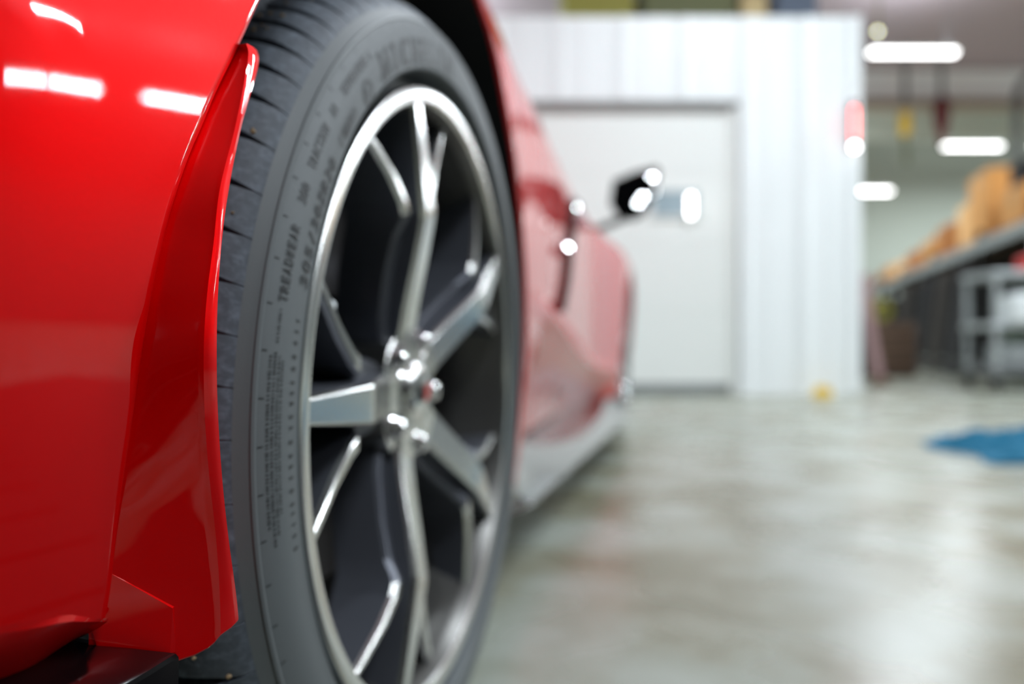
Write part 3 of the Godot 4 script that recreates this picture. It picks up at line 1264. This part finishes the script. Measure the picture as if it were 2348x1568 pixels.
func lettering() -> ArrayMesh:
	var font := SystemFont.new()
	font.font_names = PackedStringArray(["Droid Sans"])
	font.font_weight = 700
	var g := Geo.new()
	# words laid round the tyre: text, radius of the base line, letter height, angle where it starts and ends (degrees from the top)
	var words := [["TREADWEAR", 0.3030, 0.0062, -77.0, -68.5], ["300", 0.3030, 0.0062, -66.0, -63.5], ["TRACTION", 0.3030, 0.0062, -61.5, -55.0], ["AA", 0.3030, 0.0062, -53.2, -51.5], ["TEMPERATURE A", 0.3030, 0.0062, -49.0, -38.5],
		["305/30ZR20", 0.2850, 0.0090, -74.5, -57.0], ["(103Y)", 0.2850, 0.0085, -54.5, -47.5], ["MICHELIN", 0.2845, 0.0195, -37.0, -2.0]]
	for w in words:
		var n: int = w[0].length()
		for i in n:
			var ch: String = w[0][i]
			if ch == " ":
				continue
			var a := deg_to_rad(lerpf(w[3], w[4], (i + 0.5) / n))
			glyph(g, font, ch, a, w[1], w[2], deg_to_rad((w[4] - w[3]) / n) * w[1] * 0.86)
	# ring round a letter, and the bars of the small print that cannot be read
	var rows := []
	for q in [0.0085, 0.0068]:
		var ring := []
		for k in 28:
			var t := TAU * k / 28
			var rr: float = 0.2885 + sin(t) * q
			ring.append(turned(face_x(rr) + 0.0006, deg_to_rad(-42.5) + cos(t) * q / 0.2885, rr))
		rows.append(ring)
	g.grid(rows, true)
	glyph(g, font, "E", deg_to_rad(-42.8), 0.2855, 0.0062, 0.005)
	var rr := RandomNumberGenerator.new()
	rr.seed = 3
	for line in [[0.3095, -99.0, -82.5], [0.3065, -101.0, -82.0], [0.3035, -100.0, -82.0], [0.3005, -98.0, -82.5], [0.3060, -81.0, -77.6]]:
		var a: float = line[1]
		while a < line[2]:
			var d := rr.randf_range(0.10, 0.22)
			bar(g, a, a + d, line[0], 0.0016)
			a += d + rr.randf_range(0.10, 0.32)
	var a := -103.0
	while a < -77.5:
		var d := rr.randf_range(0.35, 0.7)
		bar(g, a, a + d * 0.6, 0.2880, 0.0040)
		a += d + rr.randf_range(0.5, 1.0)
	for k in range(0, 40):   # short ticks beside the shoulder ridge
		var t := -118.0 + k * 4.5
		bar(g, t, t + 0.12, 0.3128, 0.0030)
	return g.mesh(0.6)


func bar(g: Geo, a0: float, a1: float, r0: float, h: float) -> void:
	var p := []
	for q in [[a0, r0], [a1, r0], [a1, r0 + h], [a0, r0 + h]]:
		p.append(turned(face_x(q[1]) + 0.0004, deg_to_rad(q[0]), q[1]))
	g.face(p)


var glyphs := {}


func glyph(g: Geo, font: Font, ch: String, a: float, r0: float, h: float, wide: float) -> void:
	if not glyphs.has(ch):
		var t := TextMesh.new()
		t.text = ch
		t.font = font
		t.font_size = 64
		t.pixel_size = 0.01
		t.depth = 0.0
		t.curve_step = 4.0
		glyphs[ch] = t.get_mesh_arrays()
	var arr: Array = glyphs[ch]
	var vs: PackedVector3Array = arr[Mesh.ARRAY_VERTEX]
	var ix: PackedInt32Array = arr[Mesh.ARRAY_INDEX] if arr[Mesh.ARRAY_INDEX] != null else PackedInt32Array(range(vs.size()))
	var lo := Vector3(1e9, 1e9, 0)
	var hi := Vector3(-1e9, -1e9, 0)
	for p in vs:
		lo = lo.min(p)
		hi = hi.max(p)
	var at := g.v.size()
	var sx := minf(wide / maxf(hi.x - lo.x, 0.01), h / maxf(hi.y - lo.y, 0.01) * 1.1)
	var sy := h / maxf(hi.y - lo.y, 0.2)
	for p in vs:
		var r := r0 + (p.y - lo.y) * sy
		var t := a + (p.x - (lo.x + hi.x) / 2) * sx / r0
		g.v.append(turned(face_x(r) + 0.0005, t, r))
		g.uv.append(Vector2.ZERO)
	for i in ix:
		g.tri.append(at + i)


func trident(phi: float, part: int) -> Geo:   # part 1: the bright faces with their chamfers, 2: the sides and back
	# one spoke: a broad middle leg and two slim legs that join it towards the hub; drawn along +radius, then turned
	var g := Geo.new()
	var to := func(x: float, r: float, t: float) -> Vector3:   # t: sideways, positive to the front
		return Vector3(x, r * cos(phi) - t * sin(phi), -(r * sin(phi) + t * cos(phi)))
	# stations: radius, sideways, face x, half face, half back, depth
	var beam := func(st: Array, plain := false) -> void:   # plain: no bright face, all of it belongs to the sides
		var rows := []
		for s in st:
			var x: float = s[2]
			var ch: float = 0.0016
			var ring := []
			var full := [[x - s[5], -s[4]], [x - 0.0045, -s[3] - 0.0018], [x - ch * 0.5, -s[3] - 0.0003], [x, -s[3] + ch * 0.7], [x, s[3] - ch * 0.7], [x - ch * 0.5, s[3] + 0.0003], [x - 0.0045, s[3] + 0.0018], [x - s[5], s[4]]]
			for p in (full if plain else full.slice(1, 7) if part == 1 else [full[6], full[7], full[0], full[1]]):
				ring.append(to.call(p[0], s[0], s[1] + p[1]))
			rows.append(ring)
		g.grid(rows, plain)
		if part == 2:
			g.fan(rows[0], true)
			g.fan(rows[-1])
	beam.call([[0.030, 0.0, -0.0300, 0.0150, 0.020, 0.054], [0.060, 0.0, -0.0295, 0.0165, 0.022, 0.057], [0.090, 0.0, -0.0215, 0.0158, 0.021, 0.059], [0.125, 0.0, -0.0110, 0.0146, 0.019, 0.061], [0.150, 0.0, -0.0040, 0.0138, 0.017, 0.059], [0.161, 0.0, -0.0012, 0.0135, 0.016, 0.058], [0.164, 0.0, -0.0006, 0.0134, 0.016, 0.058], [0.170, 0.0, -0.0006, 0.0130, 0.016, 0.057], [0.215, 0.0, -0.0020, 0.0100, 0.013, 0.049], [0.245, 0.0, -0.0034, 0.0080, 0.011, 0.041], [0.257, 0.0, -0.0040, 0.0075, 0.010, 0.035]])
	for s in [-1.0, 1.0]:
		if part == 2:
			beam.call([[0.040, s * 0.012, -0.0460, 0.012, 0.014, 0.042], [0.080, s * 0.020, -0.0410, 0.010, 0.012, 0.044], [0.120, s * 0.0225, -0.0320, 0.0066, 0.009, 0.046], [0.150, s * 0.0235, -0.0215, 0.0056, 0.0075, 0.048], [0.162, s * 0.0262, -0.0130, 0.0052, 0.007, 0.052], [0.168, s * 0.0285, -0.0095, 0.0050, 0.007, 0.054]], true)
		beam.call([[0.167, s * 0.0280, -0.0098, 0.0050, 0.007, 0.054], [0.170, s * 0.0293, -0.0093, 0.0050, 0.007, 0.054], [0.178, s * 0.0330, -0.0092, 0.0048, 0.007, 0.053], [0.200, s * 0.0510, -0.0098, 0.0045, 0.006, 0.047], [0.225, s * 0.0790, -0.0112, 0.0042, 0.006, 0.041], [0.235, s * 0.0930, -0.0120, 0.0042, 0.006, 0.038]])
	return g


func mirror(c: Node3D) -> void:
	var m := Node3D.new()
	m.name = "side_mirror"
	c.add_child(m)
	m.position = Vector3(0.055, 0.935, -2.10)
	# housing: rounded wedge, broad towards the rear
	var g := Geo.new()
	var rows := []
	var outline := [Vector2(-0.092, -0.034), Vector2(-0.080, 0.052), Vector2(0.0, 0.082), Vector2(0.078, 0.098), Vector2(0.092, 0.078), Vector2(0.068, -0.010), Vector2(0.034, -0.076), Vector2(-0.010, -0.100), Vector2(-0.060, -0.085)]
	for s in [[0.0, 0.94], [0.006, 1.0], [-0.03, 1.0], [-0.08, 0.82], [-0.12, 0.40]]:
		var ring := []
		for p in outline:
			ring.append(Vector3(p.x * s[1], p.y * s[1], s[0]))
		rows.append(ring)
	g.grid(rows, true)
	g.fan(rows[-1])
	put("mirror_housing", g, M.gloss_black, m, 0.9)
	g = Geo.new()
	var ring := []
	for p in outline:
		ring.append(Vector3(p.x * 0.92, p.y * 0.92, 0.001))
	g.fan(ring)
	put("mirror_glass", g, M.glass, m)
	g = Geo.new()
	g.tube([Vector3(-0.02, -0.070, -0.03), Vector3(-0.07, -0.095, -0.02), Vector3(-0.14, -0.125, 0.0), Vector3(-0.20, -0.165, 0.02)], [0.014, 0.014, 0.013, 0.016], 12)
	put("mirror_arm", g, M.gloss_black, m)
	for b in [[0.066, 0.060, 0.012], [0.030, -0.010, 0.010], [0.012, -0.036, 0.010]]:  # studs added on the mirror for its bright lamp glints
		stud("mirror_glint_stud", Vector3(b[0], b[1], 0.006), Vector3(0.263, 0.256, 0.93), b[2], m)


func stud(called: String, at: Vector3, way: Vector3, r: float, parent: Node3D) -> void:   # a short added stud, its domed head tilted to catch a lamp glint
	var g := Geo.new()
	var prof := [Vector2(-0.02, r * 0.8), Vector2(-0.003, r * 0.9), Vector2(-0.001, r)]
	for k in 9:
		var q := r * (1.0 - k / 8.0)
		prof.append(Vector2((r * r - q * q) / 0.30, maxf(q, 0.0002)))
	g.lathe(prof, 22, Vector3.ZERO, 2)
	var o := put(called, g, M.chrome, parent, 0.5)
	o.transform = Transform3D(Basis.looking_at(-way.normalized(), Vector3.UP), at)


# ------------------------------------------------------------------ things in the workshop
func workshop() -> void:
	# rack along the right, running away from the viewer
	var p0 := Vector3(4.62, 0, -6.25)
	var run := Vector3(0.304, 0, -0.953)
	var deep := Vector3(0.953, 0, 0.304)
	var ang := atan2(-run.x, -run.z)
	var rack := thing("storage_rack", "long dark steel storage rack with a grey front beam right of the booth", "rack", p0, ang)
	# in the rack's own frame: -z along its length, x into its depth
	var L := 11.2
	for i in 6:
		for s in [0.0, 0.95]:
			var g := Geo.new()
			g.box(Vector3(s, 0.82, -L * i / 5.0), Vector3(0.08, 1.64, 0.08), 0.008)
			put("post", g, M.dark, rack)
	for y in [1.46, 0.12]:
		for s in [-0.045, 0.995]:
			var g := Geo.new()
			g.box(Vector3(s, y, -L / 2), Vector3(0.04, 0.12 if y > 1 else 0.08, L), 0.008)
			put("beam", g, M.steel if y > 1 else M.dark, rack)
	for i in 10:
		var g := Geo.new()
		g.box(Vector3(0.475, 1.535, -L * (i + 0.5) / 10.0), Vector3(1.0, 0.03, L / 10.0 - 0.02), 0.005)
		put("deck_board", g, M.brown, rack)
	var g2 := Geo.new()
	g2.box(Vector3(0.93, 0.85, -L / 2), Vector3(0.02, 1.5, L), 0.004)
	put("back_panel", g2, M.black, rack)
	g2 = Geo.new()
	g2.box(Vector3(0.46, 0.76, -L + 0.06), Vector3(0.85, 1.3, 0.02), 0.004)
	put("end_panel", g2, M.black, rack)
	var at := func(along: float, into: float, y: float) -> Vector3: return p0 + run * along + deep * into + Vector3(0, y, 0)
	# boxes on the deck
	var boxes := [
		[0.55, 0.42, 0.70, 0.62, 0.62, M.card3, "pale cardboard box on the rack deck at the picture's right edge"],
		[1.55, 0.45, 0.80, 0.70, 0.44, M.card, "wide cardboard box on the rack under the black tote"],
		[2.55, 0.40, 0.75, 0.70, 0.80, M.card, "tall cardboard box on the rack, left of the black tote"],
		[3.45, 0.45, 0.70, 0.62, 0.60, M.card3, "light cardboard box on the rack next to the tall one"],
		[4.40, 0.42, 0.80, 0.66, 0.46, M.card2, "dark brown cardboard box midway along the rack"],
		[5.5, 0.42, 0.72, 0.60, 0.40, M.card, "low cardboard box past the middle of the rack"],
		[6.7, 0.42, 0.72, 0.60, 0.36, M.card2, "small brown cardboard box near the rack's far end"],
		[7.9, 0.42, 0.80, 0.60, 0.30, M.card3, "flat pale cardboard box toward the rack's far end"],
		[9.1, 0.42, 0.90, 0.60, 0.34, M.card, "cardboard box next to last along the rack"],
		[10.3, 0.42, 0.90, 0.60, 0.26, M.card2, "brown cardboard box last along the rack beside the booth corner"],
	]
	for b in boxes:
		var o := thing("cardboard_box", b[6], "box", at.call(b[0], b[1], 1.55), ang, "cardboard boxes on the rack")
		var g := Geo.new()
		g.box(Vector3(0, b[4] / 2, 0), Vector3(b[3], b[4], b[2]), 0.012)
		put("carton", g, b[5], o)
		g = Geo.new()
		g.box(Vector3(0, b[4] + 0.001, 0), Vector3(b[3] * 0.98, 0.004, 0.06), 0.001)
		g.box(Vector3(-b[3] / 2 - 0.001, b[4] - 0.08, 0), Vector3(0.004, 0.16, 0.06), 0.001)
		put("packing_tape", g, M.tape, o)
	var tote := thing("tote", "small black tote on top of a cardboard box on the rack", "tote", at.call(1.5, 0.30, 2.0), ang)
	var g := Geo.new()
	g.box(Vector3(0, 0.10, 0), Vector3(0.34, 0.20, 0.44), 0.02)
	put("body", g, M.black, tote)
	g = Geo.new()
	g.box(Vector3(0, 0.215, 0), Vector3(0.37, 0.03, 0.47), 0.008)
	put("lid", g, M.black, tote)
	# sheets and planks leaning under the deck
	var leaning := [[2.6, M.sheet, 0.44, "wide dark grey sheet leaning under the rack, nearest of the leaning sheets"], [3.5, M.sheet2, 0.5, "brownish grey sheet leaning under the rack beside the nearest sheet"], [4.5, M.sheet, 0.5, "dark grey sheet leaning under the middle of the rack"], [5.8, M.sheet2, 0.6, "brownish grey sheet leaning under the rack past the middle"], [7.3, M.sheet, 0.7, "dark grey sheet leaning under the far end of the rack"]]
	for s in leaning:
		var o := thing("leaning_sheet", s[3], "sheet", at.call(s[0], -0.26, 0.0), ang, "sheets leaning under the rack")
		g = Geo.new()
		g.box(Vector3(0.11, 0.66, 0), Vector3(0.025, 1.33, s[2]), 0.004, Basis(Vector3(0, 0, 1), -0.12))
		put("sheet", g, s[1], o)
		g = Geo.new()
		g.box(Vector3(0.06, 0.66, s[2] * 0.42), Vector3(0.03, 1.34, 0.03), 0.004, Basis(Vector3(0, 0, 1), -0.12))
		put("edge_strip", g, M.dark, o)
	# heaps under the near end
	var tubs := [[1.1, 0.35, 0.0, 0.62, 0.36, M.dark, "dark bin on the floor under the near end of the rack"], [1.75, 0.30, 0.0, 0.55, 0.55, M.green, "dark green bin on the floor under the rack"], [1.1, 0.40, 0.36, 0.5, 0.32, M.navy, "navy bin stacked on the dark bin under the rack"]]
	for t in tubs:
		var o := thing("storage_bin", t[6], "bin", at.call(t[0], t[1] + 0.1, t[2]), ang)
		g = Geo.new()
		g.box(Vector3(0, t[4] / 2, 0), Vector3(0.5, t[4] - 0.001, t[3]), 0.03)
		put("body", g, t[5], o)
		g = Geo.new()
		g.box(Vector3(0, t[4] - 0.03, 0), Vector3(0.53, 0.03, t[3] + 0.03), 0.008)
		put("rim", g, t[5], o)
	# cart with pale legs at the right edge
	var cart := thing("workshop_cart", "grey steel cart with white bins before the rack", "cart", Vector3(4.18, 0, -6.05), -0.1)
	for x in [-0.33, 0.33]:
		for zz in [-0.22, 0.22]:
			g = Geo.new()
			g.box(Vector3(x, 0.53, zz), Vector3(0.04, 0.84, 0.04), 0.006)
			put("leg", g, M.steel, cart)
			g = Geo.new()
			g.lathe([Vector2(-0.018, 0.001), Vector2(-0.018, 0.05), Vector2(-0.012, 0.055), Vector2(0.012, 0.055), Vector2(0.018, 0.05), Vector2(0.018, 0.001)], 20, Vector3(x, 0.055, zz))
			put("caster", g, M.black, cart)
	for y in [0.16, 0.52, 0.93]:
		g = Geo.new()
		g.box(Vector3(0, y, 0), Vector3(0.74, 0.05, 0.5), 0.01)
		put("shelf", g, M.steel if y > 0.2 else M.mid_grey, cart)
	var on_cart := [["white_bin", Vector3(4.05, 0.545, -5.92), Vector3(0.22, 0.24, 0.26), M.white, "small white bin on the cart's middle shelf", "bin"], ["grey_case", Vector3(4.08, 0.19, -6.03), Vector3(0.3, 0.2, 0.3), M.grey, "grey case on the cart's bottom shelf", "case"], ["red_box", Vector3(4.16, 0.955, -5.95), Vector3(0.14, 0.13, 0.2), M.red, "small red box on top of the cart", "box"], ["white_jug", Vector3(4.36, 0.955, -6.0), Vector3(0.2, 0.42, 0.2), M.white, "tall white jug on top of the cart beside the red box", "jug"]]
	for s in on_cart:
		var o := thing(s[0], s[4], s[5], s[1], -0.1)
		g = Geo.new()
		g.box(Vector3(0, s[2].y * 0.46, 0), Vector3(s[2].x, s[2].y * 0.92, s[2].z), 0.02)
		put("body", g, s[3], o)
		g = Geo.new()
		g.box(Vector3(0, s[2].y * 0.96, 0), Vector3(s[2].x * 0.6, s[2].y * 0.08, s[2].z * 0.6), 0.006)
		put("lid", g, s[3], o)
	# leaning pinkish tube beside the booth corner
	var pole := thing("leaning_tube", "pinkish grey tube leaning out of a foot beside the booth corner", "tube", Vector3(3.22, 0, -6.6))
	g = Geo.new()
	var path := []
	for k in 12:
		var t := k / 11.0
		path.append(Vector3(0.05 - 0.17 * t + 0.06 * t * t, 0.05 + 0.95 * t, -0.05 * t))
	g.tube(path, 0.045, 14)
	put("tube", g, M.pink_grey, pole)
	g = Geo.new()
	g.lathe([Vector2(0.0, 0.001), Vector2(0.0, 0.10), Vector2(0.03, 0.095), Vector2(0.06, 0.055), Vector2(0.09, 0.05)], 20, Vector3(0.05, 0, 0), 1)
	put("foot", g, M.brown, pole)
	# yellow roll behind it
	var roll := thing("cable_reel", "dull yellow reel standing on a dark box behind the leaning tube", "reel", Vector3(4.15, 0.62, -8.4))
	g = Geo.new()
	g.lathe([Vector2(-0.09, 0.02), Vector2(-0.09, 0.12), Vector2(-0.06, 0.13), Vector2(0.06, 0.13), Vector2(0.09, 0.12), Vector2(0.09, 0.02)], 28, Vector3(0, 0.13, 0), 2)
	put("winding", g, M.olive, roll)
	g = Geo.new()
	g.lathe([Vector2(-0.1, 0.001), Vector2(-0.1, 0.045), Vector2(0.1, 0.045), Vector2(0.1, 0.001)], 20, Vector3(0, 0.13, 0), 2)
	put("core", g, M.dark, roll)
	var crate := thing("dark_crate", "dark crate on the floor under the yellow reel", "crate", Vector3(4.2, 0, -8.45), 0.1)
	g = Geo.new()
	for k in 4:
		g.box(Vector3(0, 0.08 + 0.153 * k, 0.2), Vector3(0.6, 0.13, 0.02), 0.004)
		g.box(Vector3(0, 0.08 + 0.153 * k, -0.2), Vector3(0.6, 0.13, 0.02), 0.004)
	put("slats", g, M.brown, crate)
	g = Geo.new()
	g.box(Vector3(0, 0.31, 0), Vector3(0.58, 0.615, 0.36), 0.01)
	put("body", g, M.black, crate)
	# things hanging from the roof
	hanging("air_line", "dark hose drop with a yellow hook hanging beyond the nearest lamp", Vector3(6.36, 0, -12.0), 3.72, M.mid_grey, M.yellow, 0.09)
	hanging("hose_reel", "maroon hose reel hanging from a pipe above the rack", Vector3(6.98, 0, -12.05), 3.82, M.mid_grey, M.maroon, 0.13)
	# round yellow lamp by the booth corner
	var yl := thing("round_lamp", "round yellowish lamp hanging beside the top corner of the booth", "lamp", Vector3(4.86, 4.52, -9.85))
	g = Geo.new()
	var prof := []
	for k in 10:
		var a := PI * k / 9.0
		prof.append(Vector2(-cos(a) * 0.03, maxf(0.0005, sin(a) * 0.03)))
	g.lathe(prof, 16, Vector3.ZERO, 1)
	put("glowing_bulb", g, M.glow_yellow, yl)
	g = Geo.new()
	g.tube([Vector3(0, 0.025, 0), Vector3(0, 0.68, 0)], 0.012, 8)
	put("stem", g, M.olive, yl)
	# bent pipe at the right
	var pipe := thing("bent_pipe", "dark bent pipe coming down from the ceiling at the right edge", "pipe", Vector3(7.9, 0, -11.6))
	g = Geo.new()
	g.tube([Vector3(1.2, 4.62, 0), Vector3(0.45, 4.62, 0), Vector3(0.2, 4.56, 0), Vector3(0.06, 4.42, 0), Vector3(0, 4.2, 0), Vector3(0, 3.2, 0)], 0.06, 14)
	put("pipe", g, M.mid_grey, pipe)
	g = Geo.new()
	g.tube([Vector3(1.2, 4.62, 0), Vector3(1.2, 5.2, 0)], 0.02, 8)
	put("hanger", g, M.mid_grey, pipe)
	cloth()
	var mat_ := thing("added_floor_mat", "large black ribbed rubber mat, unseen, added to darken the paint reflections", "mat", Vector3(1.2, 0, -0.6))
	var outline := [Vector2(-1.08, 1.1), Vector2(-1.08, -0.12), Vector2(-0.62, -0.18), Vector2(0.75, -2.10), Vector2(2.0, -1.2), Vector2(0.9, 1.1)]  # dark mat added out of view for the paint to reflect
	g = Geo.new()
	var low := []
	var high := []
	for q in outline:
		low.append(Vector3(q.x, 0.0, q.y))
		high.append(Vector3(q.x, 0.012, q.y))
	g.grid([low, high], true, true)
	g.face(high)
	put("mat", g, M.black, mat_)
	g = Geo.new()
	for i in 9:
		g.tube([Vector3(-1.0 + i * 0.2, 0.0125, 1.0), Vector3(-1.0 + i * 0.2, 0.0125, -0.1)], 0.003, 6)
	put("mat_ribs", g, M.black, mat_)
	for k in 2:  # dark cabinets added behind the camera to darken the paint reflections
		var cab := thing("added_tool_cabinet", ["wide black tool cabinet added unseen behind the viewer", "second added black tool cabinet, unseen, nearer the tail of the car"][k], "cabinet", Vector3(0.9 - 1.25 * k, 0, 2.3), 0.0, "added tool cabinets behind the viewer")
		g = Geo.new()
		g.box(Vector3(0, 0.92, 0), Vector3(1.1, 1.6, 0.6), 0.015)
		put("body", g, M.valance, cab)
		for i in 6:
			g = Geo.new()
			g.box(Vector3(0, 0.28 + i * 0.255, -0.306), Vector3(1.02, 0.235, 0.02), 0.006)
			put("drawer", g, M.valance, cab)
			g = Geo.new()
			g.box(Vector3(0, 0.36 + i * 0.255, -0.325), Vector3(0.9, 0.02, 0.02), 0.005)
			put("handle", g, M.dark, cab)
		for x in [-0.45, 0.45]:
			g = Geo.new()
			g.lathe([Vector2(-0.02, 0.001), Vector2(-0.02, 0.058), Vector2(0.02, 0.058), Vector2(0.02, 0.001)], 18, Vector3(x, 0.06, 0))
			put("caster", g, M.black, cab)


func hanging(called: String, label: String, at: Vector3, low: float, line_m: Material, body_m: Material, r: float) -> void:
	var o := thing(called, label, "hose" if called == "air_line" else "reel", at)
	var g := Geo.new()
	g.tube([Vector3(0, 5.2, 0), Vector3(0, low + 0.5, 0)], 0.04, 10)
	put("drop_pipe", g, line_m, o)
	g = Geo.new()
	if called == "air_line":
		g.tube([Vector3(0, low + 0.40, 0), Vector3(0, low + 0.34, 0), Vector3(0, low + 0.08, 0), Vector3(0, low, 0)], [r * 0.6, r, r, r * 0.5], 16)
		var tail := Geo.new()
		tail.tube([Vector3(0, low + 0.01, 0), Vector3(0.02, low - 0.2, 0), Vector3(0.03, low - 0.45, 0)], 0.035, 10)
		put("hose_tail", tail, M.dark_olive, o)
	else:
		g.tube([Vector3(0, low + 0.55, 0), Vector3(0, low + 0.42, 0), Vector3(0, low + 0.2, 0), Vector3(0, low - 0.1, 0), Vector3(0.02, low - 0.25, 0)], [r * 0.5, r, r * 0.9, r * 0.45, r * 0.2], 16)
	put("hook_block" if called == "air_line" else "reel_body", g, body_m, o)


func cloth() -> void:
	var o := thing("blue_cloth", "crumpled bright blue cloth lying on the floor at the right", "cloth", Vector3(2.16, 0, -2.66))
	var n := noise(2.2, 3, 31)
	var g := Geo.new()
	var top := []
	var N := 60
	for i in N + 1:
		var row := []
		for j in N + 1:
			var u := -1.0 + 2.0 * j / N
			var w := -1.0 + 2.0 * i / N
			var x := u * 0.60 + 0.03 * sin(w * 5.0)
			var z := w * 0.27 + 0.03 * sin(u * 6.0 + 1.0)
			var edge := smoothstep(1.0, 0.82, maxf(absf(u), absf(w)))
			var fold := absf(n.get_noise_2d(x * 3.0, z * 6.0))
			var ridge := 0.055 * smoothstep(0.35, 0.0, absf(w + 0.35 + 0.25 * sin(u * 4.0))) * smoothstep(-0.95, -0.1, u)
			row.append(Vector3(x, 0.004 + edge * (0.022 + 0.05 * fold + ridge), z))
		top.append(row)
	g.grid(top, false, true)
	put("crumpled_sheet", g, M.cloth, o, 1.2)
	g = Geo.new()   # a rolled hem along the near edge
	var path := []
	for j in 50:
		path.append(top[N][int(j * N / 49.0)] + Vector3(0, 0.003, 0))
	g.tube(path, 0.006, 8)
	put("hem", g, M.cloth, o)
